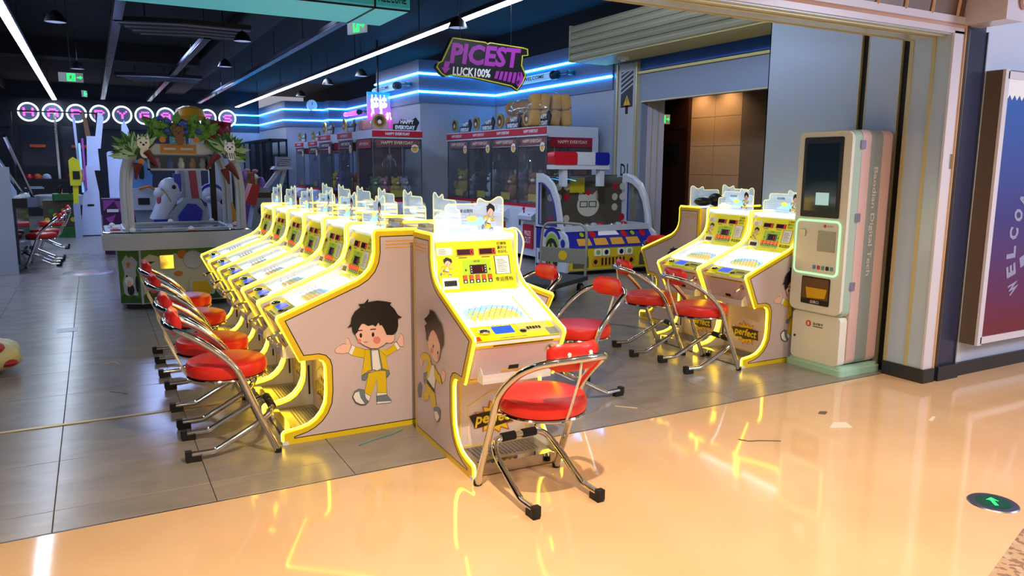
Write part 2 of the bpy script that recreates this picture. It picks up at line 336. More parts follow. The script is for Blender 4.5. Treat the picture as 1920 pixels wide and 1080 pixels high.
def brickmat(name, c, mortar, bw, bh, rough=.35):
    m = bpy.data.materials.new(name); m.use_nodes = True; nt = m.node_tree; b = nt.nodes['Principled BSDF']
    tc = nt.nodes.new('ShaderNodeTexCoord'); br = nt.nodes.new('ShaderNodeTexBrick'); br.offset = 0
    br.inputs['Scale'].default_value = 1; br.inputs['Brick Width'].default_value = bw; br.inputs['Row Height'].default_value = bh; br.inputs['Mortar Size'].default_value = .004
    c = lin(c); br.inputs['Color1'].default_value = (*c, 1); br.inputs['Color2'].default_value = (*[v*.9 for v in c], 1); br.inputs['Mortar'].default_value = (*lin(mortar), 1)
    nt.links.new(tc.outputs['Object'], br.inputs['Vector']); nt.links.new(br.outputs['Color'], b.inputs['Base Color']); b.inputs['Roughness'].default_value = rough
    MATS[name] = m
brickmat('far_tile', '#7a736c', '#2a2725', .64, .64, .3)
def tanmat():
    m = mat('tan_floor', '#d9b183', .10, spec=.75); nt = m.node_tree; b = nt.nodes['Principled BSDF']
    tc = nt.nodes.new('ShaderNodeTexCoord'); n = nt.nodes.new('ShaderNodeTexNoise'); n.inputs['Scale'].default_value = 1.3; n.inputs['Detail'].default_value = 6
    nt.links.new(tc.outputs['Object'], n.inputs['Vector'])
    cr = nt.nodes.new('ShaderNodeValToRGB'); cr.color_ramp.elements[0].position = .35; cr.color_ramp.elements[0].color = (*lin('#d8b086'), 1); cr.color_ramp.elements[1].position = .7; cr.color_ramp.elements[1].color = (*lin('#e0bc92'), 1)
    nt.links.new(n.outputs['Fac'], cr.inputs[0]); nt.links.new(cr.outputs[0], b.inputs['Base Color'])
    v = nt.nodes.new('ShaderNodeTexNoise'); v.inputs['Scale'].default_value = 9; nt.links.new(tc.outputs['Object'], v.inputs['Vector'])
    r = nt.nodes.new('ShaderNodeMapRange'); r.inputs[3].default_value = .05; r.inputs[4].default_value = .09; nt.links.new(v.outputs['Fac'], r.inputs[0]); nt.links.new(r.outputs[0], b.inputs['Roughness'])
tanmat()
def terrazzo():
    m = mat('terrazzo', '#a08468', .3); nt = m.node_tree; b = nt.nodes['Principled BSDF']
    tc = nt.nodes.new('ShaderNodeTexCoord'); v = nt.nodes.new('ShaderNodeTexVoronoi'); v.inputs['Scale'].default_value = 55; cr = nt.nodes.new('ShaderNodeValToRGB')
    cr.color_ramp.interpolation = 'CONSTANT'; cr.color_ramp.elements[0].color = (*lin('#8a6c54'), 1); cr.color_ramp.elements[1].color = (*lin('#b89878'), 1); cr.color_ramp.elements[1].position = .35
    e = cr.color_ramp.elements.new(.75); e.color = (*lin('#bca48c'), 1); e = cr.color_ramp.elements.new(.9); e.color = (*lin('#7a604c'), 1)
    nt.links.new(tc.outputs['Object'], v.inputs['Vector']); nt.links.new(v.outputs['Color'], cr.inputs[0]); nt.links.new(cr.outputs[0], b.inputs['Base Color'])
terrazzo()
mat('grout', '#2c2826', .7); mat('brass', '#b49a5a', .35, .9, noise=.15, nscale=12); mat('ceiling_black', '#05070d', .8); mat('duct_dark', '#0a0d16', .6, .1); mat('louvre_grey', '#9aa2b6', .35, .3); mat('wall_grey', '#9aa0ae', .5, noise=.03, nscale=2); mat('wall_blue_grey', '#8390a6', .5); mat('back_dark', '#272a38', .6)
mat('fascia', '#59637c', .4); mat('panel_metal', '#b6cbe2', .24, .15, noise=.03, nscale=2); mat('champagne', '#cbbf8e', .35, .4); mat('lintel_white', '#d6d2dc', .25, coat=.3); mat('lintel_bead', '#c8a898', .2, coat=.4); mat('brown_panel', '#6b5448', .35); mat('beige_rib', '#d8b48c', .35)
mat('dark_base', '#22252e', .3); mat('dark_bronze', '#4a3a2a', .3, .5); mat('navy_panel', '#2a2f48', .25); mat('mall_white', '#c3cbdc', .5); mat('side_brown', '#66564c', .5)
mat('slat', '#a5a58a', .4, .1); mat('slat_edge', '#b8b998', .35, .1); mat('soffit_lit_yellow', '#d6cc84', .4, .1); mat('shutter_blue', '#1c4fa8', .4); mat('corridor_tan', '#b08a62', .6, noise=.05, nscale=20); mat('corridor_shade', '#6a543e', .6); mat('door_brown', '#30160e', .3, noise=.1, nscale=6); mat('jamb_white', '#c0c2d2', .45)  # soffit colour includes the yellow light thrown up by the machines
mat('led_strip', '#ffffff', .4, emit=(.66, .79, 1), es=22); mat('led_off', '#6e7386', .22, .6, noise=.2, nscale=3); mat('neon_cyan', '#aef4ff', .3, emit=(.015, .32, 1), es=26); mat('neon_cyan_core', '#e8ffff', .3, emit=(.32, .9, 1), es=4)
mat('sign_ring', '#e8f4ff', .4, emit=(.75, .9, 1), es=2.6); mat('sign_disc', '#46607c', .5, emit=(.12, .2, .3), es=.3); mat('letter_pink', '#ff50d0', .4, emit=(1, .12, .65), es=1.6)
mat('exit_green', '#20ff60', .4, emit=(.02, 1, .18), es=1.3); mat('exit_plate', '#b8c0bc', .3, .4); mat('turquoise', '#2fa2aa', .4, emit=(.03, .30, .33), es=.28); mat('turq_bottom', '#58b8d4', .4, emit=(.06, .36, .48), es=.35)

# floors
fa = struct('floor_arcade', MB().box(-9, 7.3, 3.45, 30.2, -.12, -.005), 'grout', 'dark joints below the grey arcade floor tiles', 'floor')
tile_mesh = None
TX0, TY0, TS = -.25, 3.68, .64
def add_tile(x0, x1, y0, y1):
    global tile_mesh
    full = abs((x1-x0)-TS) < 1e-6 and abs((y1-y0)-TS) < 1e-6
    if full and tile_mesh: o = bpy.data.objects.new('tile', tile_mesh); COL.objects.link(o)
    else:
        hx, hy = (x1-x0)/2-.0016, (y1-y0)/2-.0016; b = .0015
        r = lambda h, k, z: [(-h, -k, z), (h, -k, z), (h, k, z), (-h, k, z)]
        o = MB().loft([r(hx, hy, -.008), r(hx, hy, -b), r(hx-b, hy-b, 0)]).build('tile', 'tile_grey', None, smooth=False)
        if full: tile_mesh = o.data
    o.parent = fa; o.location = ((x0+x1)/2, (y0+y1)/2, 0)
for i in range(-4, 12):
    x0 = TX0+TS*i
    if x0+TS > 7.3: continue
    add_tile(x0, x0+TS, 3.455, TY0)
    for j in range(17):
        if x0 < -1.6 and j < 2: continue
        add_tile(x0, x0+TS, TY0+TS*j, TY0+TS*(j+1))
yfar = TY0+TS*17
struct('floor_far', MB().box(-9, 7.3, yfar+.001, 30.2, -.005, 0), 'far_tile', 'grey floor tiles at the far end of the arcade', 'floor')
struct('floor_left', MB().box(-9, TX0-4*TS-.001, 3.45, yfar, -.005, 0), 'far_tile', 'grey floor tiles beyond the left edge of the view', 'floor')
struct('floor_mall', MB().box(-9, 12, -6, 3.45, -.12, 0), 'tan_floor', 'glossy tan mall corridor floor', 'floor')
struct('floor_terrazzo', MB().add([(2.80, 1.43, .0006), (3.6, 1.66, .0006), (4.2, 1.0, .0006), (2.6, .6, .0006)], [(0, 1, 2, 3)]), 'terrazzo', 'patch of brown terrazzo floor in the corner', 'floor', fixn=False)
struct('trim_1', MB().box(-4, .72, 4.918, 4.952, 0, .004), 'brass', 'worn brass strip across the grey tiles', 'floor trim')
struct('trim_2', MB().prism([(4.20, 5.93), (4.235, 5.95), (4.70, 5.10), (4.665, 5.08)], 'z', .0, .003), 'dull_steel', 'thin metal groove in the floor by the right hand machines', 'floor trim')
struct('trim_3', MB().box(-9, 5.05, 3.444, 3.452, -.004, .001), 'dark_base', 'dark joint between grey tiles and tan floor', 'floor trim')
MAN = MB().rbox(-.38, -.22, 7.75, 7.93, .0, .0015, .004); struct('trim_4', MAN, 'dull_steel', 'small square floor hatch in the grey tiles', 'floor trim')
struct('trim_5', MB().lathe([(0, 0), (.31, 0), (.30, .003), (0, .003)], 28, (-.15, 11.95, 0)).box(-.33, .03, 11.90, 11.99, .003, .0034, 1), ['dull_steel', 'print_red'], 'grey oval floor sticker in the aisle', 'sticker')

# ceiling
struct('ceiling', MB().box(-9, 7.4, 3.5, 30.2, 4.05, 4.15), 'ceiling_black', 'black open ceiling of the arcade', 'ceiling')
struct('ceiling_mall', MB().box(-9, 12, -6, 2.0, 3.2, 3.3), 'mall_white', 'pale ceiling over the mall corridor', 'ceiling')
for i, (x, y, z, p) in enumerate(MALL_LAMPS):
    t = thing('downlight', 'round recessed downlight over the tan floor, %s' % ('above the camera-facing machine', 'at the right', 'at the left', 'before the poster wall', 'behind the viewer')[i], 'ceiling lamp', (x, y, 3.2), group='mall downlights')
    MB().lathe([(.085, -.012), (.10, -.012), (.10, 0), (.085, 0)], 20).build('ring', 'white_plastic', t); MB().disc((0, 0, -.004), .085, 'z', 0, 20).build('lens', 'top_light', t)
duct = lambda lab, x0, x1, y0, y1, z0, z1: tag(MB().rbox(x0, x1, y0, y1, z0, z1, .03, axis='y').build('air_duct', 'duct_dark'), lab, 'air duct', 'ceiling ducts')
duct('black square duct running along the ceiling at the left', -3.2, -2.2, 4.5, 29, 3.75, 4.05); duct('black square duct running along the middle of the ceiling', 2.35, 2.95, 8, 29, 3.85, 4.05); duct('black square duct crossing the ceiling near the entrance', -2.15, 2.3, 9.0, 9.5, 3.8, 4.05); duct('black square duct crossing the ceiling far back', -2.15, 2.3, 19, 19.6, 3.7, 4.05)
for i, (x, y0, y1, on, lab) in enumerate(((-.9, 4.6, 29, 1, 'bright white LED strip on the ceiling at the left'), (4.69, 4.4, 29, 1, 'bright white LED strip on the ceiling at the right'), (.46, 4.8, 28, 0, 'unlit grey ceiling light channel beside the left LED strip'), (1.79, 13.4, 28, 0, 'short unlit grey ceiling light channel in the middle'), (3.3, 10.6, 28, 0, 'unlit grey ceiling light channel beside the right LED strip'))):
    t = thing('ceiling_strip', lab, 'strip light', (x, 0, 3.5), group='ceiling strip lights')
    MB().box(-.07, .07, y0, y1, .012, .07).build('housing', 'duct_dark', t)
    MB().box(-.06, .06, y0+.01, y1-.01, 0, .014).build('diffuser', 'led_strip' if on else 'led_off', t)
    for k in range(8): yy = y0+.5+(y1-y0-1)*k/7; MB().box(-.006, .006, yy-.006, yy+.006, .07, .56).build('hanger', 'duct_dark', t)
# pendant dome lamps
mat('shade_in', '#aab4d8', .5, emit=(.45, .58, 1), es=.55)
pl = None
for i, (x, y) in enumerate(((-.28, 11.85), (-.11, 17.4), (2.10, 12.2), (2.33, 15.5), (4.39, 9.53), (4.85, 17.6), (5.05, 21.0), (5.0, 15.6))):
    lab = 'black dome pendant lamp, ' + ('nearest above the left aisle', 'second above the left aisle', 'nearest in the middle', 'second in the middle', 'beside the right LED strip near the purple sign', 'near the pink tube lamp', 'farthest by the back corner', 'over the claw machines')[i]
    if pl is None:
        pl = thing('pendant_lamp', lab, 'lamp', group='dome pendant lamps')
        MB().lathe([(.02, .22), (.06, .20), (.13, .13), (.19, .0), (.185, .0), (.12, .12), (.05, .185)], 20).build('shade', 'black_plastic', pl); MB().disc((0, 0, .012), .18, 'z', 0, 20).build('diffuser', 'shade_in', pl); MB().tube([(0, 0, .2), (0, 0, 1.07)], .006, 5).build('cord', 'black_plastic', pl); pl.location = (x, y, 3.3); pl.scale = (.7, .7, .7)
    else: dup(pl, lab, (x, y, 3.3))
# housings made up for the added fill spots
for i, (p0, p1, e) in enumerate(FILL_SPOTS):
    t = thing('fill_spot', 'small black spotlight added for fill under the ceiling, %s' % ('aimed at the side doorway', 'aimed at the claw machines', 'aimed at the shutter box')[i], 'lamp', p0, group='added ceiling fill spots')
    d = (Vector(p1)-Vector(p0)).normalized(); MB().tube([-d*.03, -d*.16], .05, 10).build('housing', 'black_plastic', t); MB().tube([-d*.12, Vector((-d.x*.12, -d.y*.12, 4.05-p0[2]))], .008, 5).build('stem', 'black_plastic', t)
# hanging louvre panels
for x, y, s, lab in ((1.35, 13.0, 1.0, 'black chevron louvre panel hung below the ceiling, nearer'), (1.55, 20.5, 1.0, 'black chevron louvre panel hung below the ceiling, farther')):
    t = thing('louvre_panel', lab, 'ceiling panel', (x, y, 3.40), group='ceiling louvre panels')
    MB().prism([(-.95, -.5), (0, -.75), (.9, -.7), (1.0, .6), (-.6, .6)], 'z', .1, .16).build('board', 'duct_dark', t)
    for k in range(4): MB().tube([(-.9+.12*k, -.42+.3*k, .085), (-.1+.1*k, -.66+.3*k, .085), (.9, -.62+.3*k, .085)], .016, 4).build('slat', 'louvre_grey', t)
    for k in (-.5, .6): MB().box(k-.01, k+.01, -.01, .01, .16, .65).build('hanger', 'duct_dark', t)

# walls of the arcade
def neonwall(name, pts, label, lower='wall_grey', z1=3.5):
    # vertical wall along the polyline, with a deeper fascia band on top and two cyan neon tubes
    o = MB(); f = MB()
    off = []
    P = [Vector(p) for p in pts]
    for i in range(len(P)):
        ns = []
        if i > 0: d = (P[i]-P[i-1]).normalized(); ns.append(Vector((d.y, -d.x)))
        if i < len(P)-1: d = (P[i+1]-P[i]).normalized(); ns.append(Vector((d.y, -d.x)))
        n = sum(ns, Vector((0, 0))); n = n/(n.length_squared/len(ns)) if len(ns) > 1 else n
        if len(ns) > 1: n = (ns[0]+ns[1])/(1+ns[0].dot(ns[1])) if ns[0].dot(ns[1]) > -.9 else ns[0]
        off.append(n)
    A = [P[i]+off[i]*.03 for i in range(len(P))]
    o.loft([[(P[i].x, P[i].y, 0), (P[i].x-off[i].x*.1, P[i].y-off[i].y*.1, 0), (P[i].x-off[i].x*.1, P[i].y-off[i].y*.1, z1), (P[i].x, P[i].y, z1)] for i in range(len(P))], 0)
    w_ = struct(name, o, lower, label, 'wall')
    f.loft([[(P[i].x, P[i].y, 2.70), (A[i].x, A[i].y, 2.70), (A[i].x, A[i].y, z1), (P[i].x, P[i].y, z1)] for i in range(len(P))], 0)
    f.build('fascia', 'fascia', w_)
    for z in (2.90, 3.24):
        t_ = MB().tube([(P[i].x+off[i].x*.045, P[i].y+off[i].y*.045, z) for i in range(len(P))], .022, 6).build('neon_tube', 'neon_cyan', w_)
        MB().tube([(P[i].x+off[i].x*.058, P[i].y+off[i].y*.058, z) for i in range(len(P))], .014, 6).build('neon_core', 'neon_cyan_core', t_)
    return w_
neonwall('wall_right', [(7.3, 10.0), (7.3, 14.0), (5.64, 14.0), (5.64, 16.45), (7.27, 16.45)][::-1], 'grey wall with two cyan neon lines behind the claw machines')
neonwall('wall_far_right', [(7.25, 16.5), (7.25, 24.2), (6.72, 24.3), (6.72, 24.95), (5.55, 25.2), (5.5, 25.3), (5.5, 29.2)][::-1], 'stepped grey wall with cyan neon lines in the far right corner')
wb = struct('wall_back', MB().box(-9, 5.5, 29.3, 29.4, 0, 4.05), 'back_dark', 'dark back wall carrying the round letter signs', 'wall')
MB().box(-9, 4.4, 29.2, 29.3, 2.62, 3.55).build('fascia', 'back_dark', wb)
MB().box(4.42, 5.5, 29.22, 29.3, 0, 2.62).build('wall_panel', 'wall_grey', wb)
for z in (2.90, 3.24): MB().tube([(4.45, 29.17, z), (5.46, 29.17, z)], .024, 6).build('neon_tube', 'neon_cyan', wb)
struct('wall_left', MB().box(-9.1, -9, 3.45, 30.2, 0, 4.1), 'back_dark', 'dark left wall of the arcade outside the view', 'wall')
struct('wall_upper_right', MB().box(7.3, 7.4, 5, 30, 3.5, 4.1), 'ceiling_black', 'black upper wall strip at the right', 'wall')
struct('wall_front', MB().box(-9, 5.1, 3.46, 3.6, 2.66, 4.1), 'back_dark', 'dark wall above the arcade entrance', 'wall')

# round letter signs
PIX = {'H': ['1...1', '1...1', '11111', '1...1', '1...1'], 'A': ['.111.', '1...1', '11111', '1...1', '1...1'], 'P': ['1111.', '1...1', '1111.', '1....', '1....'], 'Y': ['1...1', '.1.1.', '..1..', '..1..', '..1..'],
       'G': ['.1111', '1....', '1.111', '1...1', '.1111'], 'M': ['1...1', '11.11', '1.1.1', '1...1', '1...1'], 'E': ['11111', '1....', '1111.', '1....', '11111'], 'S': ['.1111', '1....', '.111.', '....1', '1111.'],
       'W': ['1...1', '1...1', '1.1.1', '11.11', '1...1'], 'L': ['1....', '1....', '1....', '1....', '11111'], 'C': ['.1111', '1....', '1....', '1....', '.1111'], 'O': ['.111.', '1...1', '1...1', '1...1', '.111.']}
def pixels(mb, ch, c, U, V, w, h, th, m, N):
    c = Vector(c); U = Vector(U); V = Vector(V); N = Vector(N)
    for r, row in enumerate(PIX[ch]):
        for q_, b in enumerate(row):
            if b == '1':
                x0, y0 = (q_-2.5)*w/5, (1.5-r)*h/5
                a = [c+U*(x0+dx*w/5)+V*(y0+dy*h/5) for dx, dy in ((0, 0), (1, 0), (1, 1), (0, 1))]
                mb.add(a+[p+N*th for p in a], [(3, 2, 1, 0), (4, 5, 6, 7), (0, 1, 5, 4), (1, 2, 6, 5), (2, 3, 7, 6), (3, 0, 4, 7)], m)
ordn = {'H': '', 'A': '', 'P': ''}
for i, ch in enumerate('HAPPYGAMES'):
    x = -1.65+i*.668
    lab = 'round white-ringed sign with pink pixel letter %s, %s of ten from the left' % (ch, ('first', 'second', 'third', 'fourth', 'fifth', 'sixth', 'seventh', 'eighth', 'ninth', 'tenth')[i])
    t = thing('letter_sign', lab, 'sign', (x, 29.1, 3.10), group='round HAPPY GAMES letter signs')
    MB().lathe([(0, 0), (.28, 0), (.28, .08), (0, .08)], 28, axis='y').build('disc', 'sign_disc', t); MB().tube([(.275*math.cos(a), -.01, .275*math.sin(a)) for a in [k*.2244 for k in range(28)]], .026, 6, closed=True).build('ring', 'sign_ring', t)
    l = MB(); pixels(l, ch, (0, -.01, 0), XA, ZA, .30, .26, .02, 0, (0, -1, 0)); l.build('letter', 'letter_pink', t, smooth=False)

# exit signs
def exit_sign(label, c, U, w, h, hang=0, sub=None):
    c = Vector(c); U = Vector(U).normalized(); N = U.cross(Vector(ZA)) ; t = thing('exit_sign', label, 'exit sign', c, group='green exit signs')
    N = Vector((U.y, -U.x, 0)); a = MB()
    def bx(x0, x1, z0, z1, t0, t1, mb, m): 
        p = [U*x+Vector(ZA)*z+N*t for t in (t0, t1) for x, z in ((x0, z0), (x1, z0), (x1, z1), (x0, z1))]; mb.add(p, [(3, 2, 1, 0), (4, 5, 6, 7), (0, 1, 5, 4), (1, 2, 6, 5), (2, 3, 7, 6), (3, 0, 4, 7)], m)
    bx(-w/2, w/2, -h/2, h/2, -.012, .012, a, 0); a.build('plate', 'exit_plate', t)
    b = MB(); bx(-w*.16, w*.18, -h*.40, h*.40, .012, .015, b, 0); bx(w*.24, w*.40, -h*.06, h*.06, .012, .015, b, 0)
    b.add([U*(w*.36)+Vector(ZA)*(h*.2)+N*.015, U*(w*.47)+N*.015, U*(w*.36)-Vector(ZA)*(h*.2)+N*.015], [(0, 1, 2)], 0); b.build('pictogram_field', 'exit_green', t, smooth=False)
    r = MB(); r.add([U*x*w+Vector(ZA)*z*h+N*.017 for x, z in ((-.02, .3), (.03, .3), (.03, .18), (.09, .05), (.05, .02), (.02, .08), (.04, -.1), (.1, -.3), (.05, -.32), (0, -.12), (-.07, -.28), (-.11, -.24), (-.04, -.05), (-.09, .06), (-.06, .12), (-.02, .16))], [tuple(range(16))]); r.build('running_figure', 'exit_plate', t, smooth=False)
    if hang: MB().box(-.004, .004, -.004, .004, h/2, h/2+hang).build('hanger', 'duct_dark', t)
exit_sign('green exit sign with arrow hung at the left under the ceiling', (-.16, 12.0, 2.63), (1, 0, 0), .29, .12, 1.38)
exit_sign('small green exit sign far back between ceiling strips', (-.03, 20.0, 3.04), (.6, .8, 0), .16, .14, .95)
exit_sign('green exit sign seen edge-on beside the turquoise board', (2.215, 7.0, 2.75), (.35, -.94, 0), .26, .13, .75)
exit_sign('green exit sign on the tan corridor wall', (8.22, 9.9, 2.27), (.97, -.2, 0), .26, .15, .55)
# turquoise hanging board
t = thing('welcome_board', 'turquoise hanging board with the word WELCOME at its right end', 'sign', (0, 0, 0))
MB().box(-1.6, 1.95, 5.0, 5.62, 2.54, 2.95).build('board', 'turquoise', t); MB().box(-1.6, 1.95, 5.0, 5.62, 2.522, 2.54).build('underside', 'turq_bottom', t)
MB().box(1.70, 1.712, 4.994, 5.62, 2.516, 2.95).box(-1.6, 1.95, 4.996, 5.0, 2.515, 2.527).box(1.712, 1.95, 4.994, 5.0, 2.64, 2.646).build('edge_line', 'print_black', t)
l = MB()
for i, ch in enumerate('WELCOME'): pixels(l, ch, (1.742+i*.0285, 4.997, 2.585), XA, ZA, .023, .045, .003, 0, (0, -1, 0))
l.build('letters', 'print_black', t, smooth=False)
for x in (-1.2, 1.6): MB().box(x-.01, x+.01, 5.3, 5.32, 2.95, 4.05).build('hanger', 'duct_dark', t)
# purple PICEST sign
mat('sign_black', '#0c0c10', .4); mat('sign_purple', '#8a2a90', .4, emit=(.22, .02, .26), es=.35); mat('sign_line', '#b8b830', .4, emit=(.3, .3, .02), es=.3)
k = 8.6/7
t = thing('lucky_sign', 'purple and black sign reading PICEST LUCK100% hung from the ceiling', 'sign', (3.502*k, 8.6, 1.5+(2.50-1.5)*k))
SO = [(-.52, -.06), (-.50, -.02), (-.46, .0), (-.36, .20), (-.34, .235), (-.12, .225), (.02, .22), (.05, .205), (.08, .22), (.46, .20), (.52, .19), (.525, .13), (.46, .12), (.45, .02), (.50, -.08), (.46, -.16), (.40, -.24), (.33, -.20), (-.10, -.14), (-.36, -.13), (-.42, -.145), (-.47, -.12)]
SO = [(x*k, z*k) for x, z in SO]
MB().prism(SO, 'y', 0, .06).build('board', 'sign_black', t); MB().tube([(x*.97, -.004, z*.96) for x, z in SO], .008, 5, closed=True).build('outline', 'sign_line', t)
MB().text('PICEST', (.03*k, -.006, .085*k), XA, ZA, w=.80*k, h=.20*k, bold=.04, shear=.16).add([(-.42*k, -.006, .0), (-.36*k, -.006, 0), (-.385*k, -.006, -.06*k), (-.36*k, -.006, -.06*k), (-.42*k, -.006, -.115*k), (-.46*k, -.006, -.06*k), (-.435*k, -.006, -.06*k)], [tuple(range(7))]).build('title', 'sign_purple', t, smooth=False)
st = MB()
for i in range(6): st.flat([(x*k, z*k) for x, z in ((.12+.05*i, -.13-.008*i), (.155+.05*i, -.13-.008*i), (.18+.05*i, -.055), (.145+.05*i, -.055))], 'y', -.006)
st.flat([(x*k, z*k) for x, z in ((.40, -.21), (.47, -.13), (.44, -.05), (.40, -.05), (.42, -.12), (.37, -.15))], 'y', -.006).build('stripes', 'sign_purple', t, smooth=False)
MB().text('LUCK100%', (-.13*k, -.007, -.085*k), XA, ZA, w=.42*k, h=.085*k, bold=.03, shear=.12).build('subtitle', 'print_white', t, smooth=False)
for x in (-.3, .4): MB().tube([(x, .03, .2), (x, .03, 4.05-t.location.z)], .004, 4).build('wire', 'duct_dark', t)
# tube lamps on the fascia
def tubelamp(label, p0, p1, m, txt=None, out=(-1, 0, 0)):
    t = thing('tube_lamp', label, 'lamp', p0, group='wall tube lamps'); d = Vector(p1)-Vector(p0); n = d.normalized(); o = Vector(out)*.12
    MB().tube([o, o+d*.72], .065, 12).build('glass_tube', m, t); MB().lathe([(0, -.09), (.075, -.09), (.085, 0), (.075, .06), (0, .06)], 12, tuple(o+d*.74), axis='y').build('cap', 'black_plastic', t)
    MB().tube([o+d*.76, o*.9+d], .012, 6).build('arm', 'black_plastic', t); MB().tube([o+d, d*1.0+Vector(out)*.0], .04, 8).build('wall_plate', 'black_plastic', t)
    if txt: MB().text(txt, o+Vector(out)*.067+d*.36, -n if n.y > 0 else n, ZA, w=d.length*.45, h=.06, bold=.02).build('lettering', 'print_black', t, smooth=False)
mat('tube_blue', '#90c0f0', .3, emit=(.25, .5, .9), es=.5); mat('tube_pink', '#ff60d0', .3, emit=(1, .05, .5), es=2.2)
tubelamp('pale blue tube lamp lettered WELCOME on the wall corner', (5.6, 16.2, 3.07), (5.6, 14.35, 3.07), 'tube_blue', 'WELCOME')
tubelamp('pale blue tube lamp lettered WELCOME by the shutter box', (7.26, 12.7, 3.06), (7.26, 11.1, 3.06), 'tube_blue', 'WELCOME')
tubelamp('pink glowing tube lamp in the far corner', (7.2, 23.8, 3.05), (7.2, 21.9, 3.05), 'tube_pink')
# claw machine lightbox sign
gradmat('wawa_grad', '#ff20c0', '#1090ff', -.33, .33, .75)
t = thing('lightbox_sign', 'blue to pink lightbox sign with white characters at the wall end', 'sign', (5.38, 15.6, 2.64))
MB().box(-.26, .24, 0, .06, -.36, .36).build('box', 'wawa_grad', t); mat('glyph_white', '#ffffff', .4, emit=(1, 1, 1), es=1.2)
MB().text('娃娃', (-.02, -.004, .08), XA, ZA, w=.36, h=.46, bold=.03).text('机', (.19, -.004, -.12), XA, ZA, w=.13, h=.16, bold=.02).build('characters', 'glyph_white', t, smooth=False)
MB().tube([(-.02, .03, .36), (-.02, .03, 1.41)], .02, 6).build('hanger', 'black_plastic', t)
# wall clock and camera
t = thing('wall_clock', 'small round clock on the far fascia', 'clock', (6.35, 25.0, 3.38)); MB().lathe([(0, -.04), (.16, -.04), (.18, 0), (0, 0)], 16, axis='y').build('face', 'tube_blue', t); MB().box(-.008, .008, -.05, -.041, 0, .1).build('hand', 'black_plastic', t)
# ------------------------------------------------------------------ right side: column D1, doorway, shutter box
mat('col_white', '#a9aeb6', .4); mat('warn_yellow', '#e0a818', .4)
cw = struct('wall_side', MB().box(7.3, 7.42, 9.86, 10.0, 0, 3.5).box(7.3, 7.42, 5.0, 9.29, 2.46, 2.87).box(7.3, 7.42, 9.29, 9.35, 0, 2.9).box(7.3, 7.42, 9.35, 9.86, 2.9, 3.5).box(7.34, 7.42, 5.0, 9.35, 2.87, 3.12), 'wall_blue_grey', 'blue grey wall over the side doorway', 'wall')
MB().box(7.30, 7.34, 5.0, 9.35, 2.925, 3.085).build('blue_band', 'shutter_blue', cw); MB().box(7.26, 7.34, 5.0, 9.35, 2.87, 2.905).build('soffit_step', 'soffit_lit_yellow', cw); MB().box(7.285, 7.30, 5.0, 9.29, 2.455, 2.472).build('door_trim', 'champagne', cw)
cl = thing('column', 'pale column marked D1 with a warning panel at the side doorway', 'column'); cl['kind'] = 'structure'
MB().box(7.25, 7.42, 9.40, 9.80, 0, 3.05).build('shaft', 'col_white', cl)
MB().box(7.24, 7.30, 9.345, 9.375, 0, 3.05).box(7.24, 7.30, 9.825, 9.86, 0, 3.05).build('edge_trim', 'champagne', cl); MB().box(7.27, 7.31, 9.375, 9.40, 0, 3.05).box(7.27, 7.31, 9.80, 9.825, 0, 3.05).build('dark_gap', 'dark_slot', cl)
MB().text('D1', (7.248, 9.60, 1.455), (0, -1, 0), ZA, w=.19, h=.185, bold=.02).build('number', 'print_black', cl, smooth=False)
wp = MB().flat([(9.74, 1.30), (9.46, 1.30), (9.46, 1.345), (9.74, 1.345)], 'x', 7.2482, 0)
for i in range(6): wp.flat([(9.66-.03*i, 1.305), (9.648-.03*i, 1.305), (9.638-.03*i, 1.34), (9.65-.03*i, 1.34)], 'x', 7.2475, 1)
wp.flat([(9.74, 2.40), (9.44, 2.40), (9.44, 2.93), (9.74, 2.93)], 'x', 7.2482, 0).flat([(9.62, 2.30), (9.55, 2.30), (9.55, 2.42), (9.62, 2.42)], 'x', 7.2482, 0)
for i in range(5): wp.flat([(9.74, 2.60+.07*i), (9.74, 2.625+.07*i), (9.44, 2.755+.07*i-.04*(i == 4)), (9.44, 2.73+.07*i-.04*(i == 4))], 'x', 7.2475, 1)
wp.flat([(9.67, 2.43), (9.50, 2.43), (9.585, 2.58)], 'x', 7.2470, 2).flat([(9.592, 2.48), (9.578, 2.48), (9.575, 2.54), (9.595, 2.54)], 'x', 7.2465, 0).flat([(9.592, 2.452), (9.578, 2.452), (9.578, 2.468), (9.592, 2.468)], 'x', 7.2465, 0)
wp.build('warning_panel', ['print_black', 'col_white', 'warn_yellow'], cl, smooth=False)
# door reveal and corridor behind
rv = struct('wall_reveal', MB().box(7.42, 7.75, 9.29, 9.35, 0, 2.7), 'jamb_white', 'white panelled reveal of the side doorway', 'wall')
for x in (7.50, 7.62): MB().box(x, x+.012, 9.283, 9.29, 0, 2.5).build('groove_strip', 'champagne', rv)
cb = struct('wall_corridor', MB().box(8.80, 8.9, 5.6, 12, 0, 2.9), 'corridor_tan', 'warm tan corridor wall lit by downlights', 'wall')
for y0, y1 in ((8.72, 9.29), (9.30, 9.86)):
    for k in range(6): MB().box(8.785, 8.80, y0, y1, .46*k+.003, .46*k+.457).build('wall_tile', 'corridor_tan', cb)
MB().box(8.77, 8.80, 5.6, 8.70, 0, 2.9).build('shaded_panel', 'corridor_shade', cb)  # darker colour stands in for the unlit stretch of the corridor wall
dr = struct('door_1', MB().box(8.74, 8.80, 9.90, 10.85, 0, 2.12), 'door_brown', 'dark brown corridor door', 'door')
MB().box(8.735, 8.742, 10.05, 10.40, 1.55, 1.90).build('viewing_panel', 'dark_slot', dr); MB().tube([(8.70, 10.66, 1.02), (8.69, 10.66, 1.05), (8.69, 10.66, 1.35), (8.70, 10.66, 1.38)], .012, 6).build('door_handle', 'steel', dr)
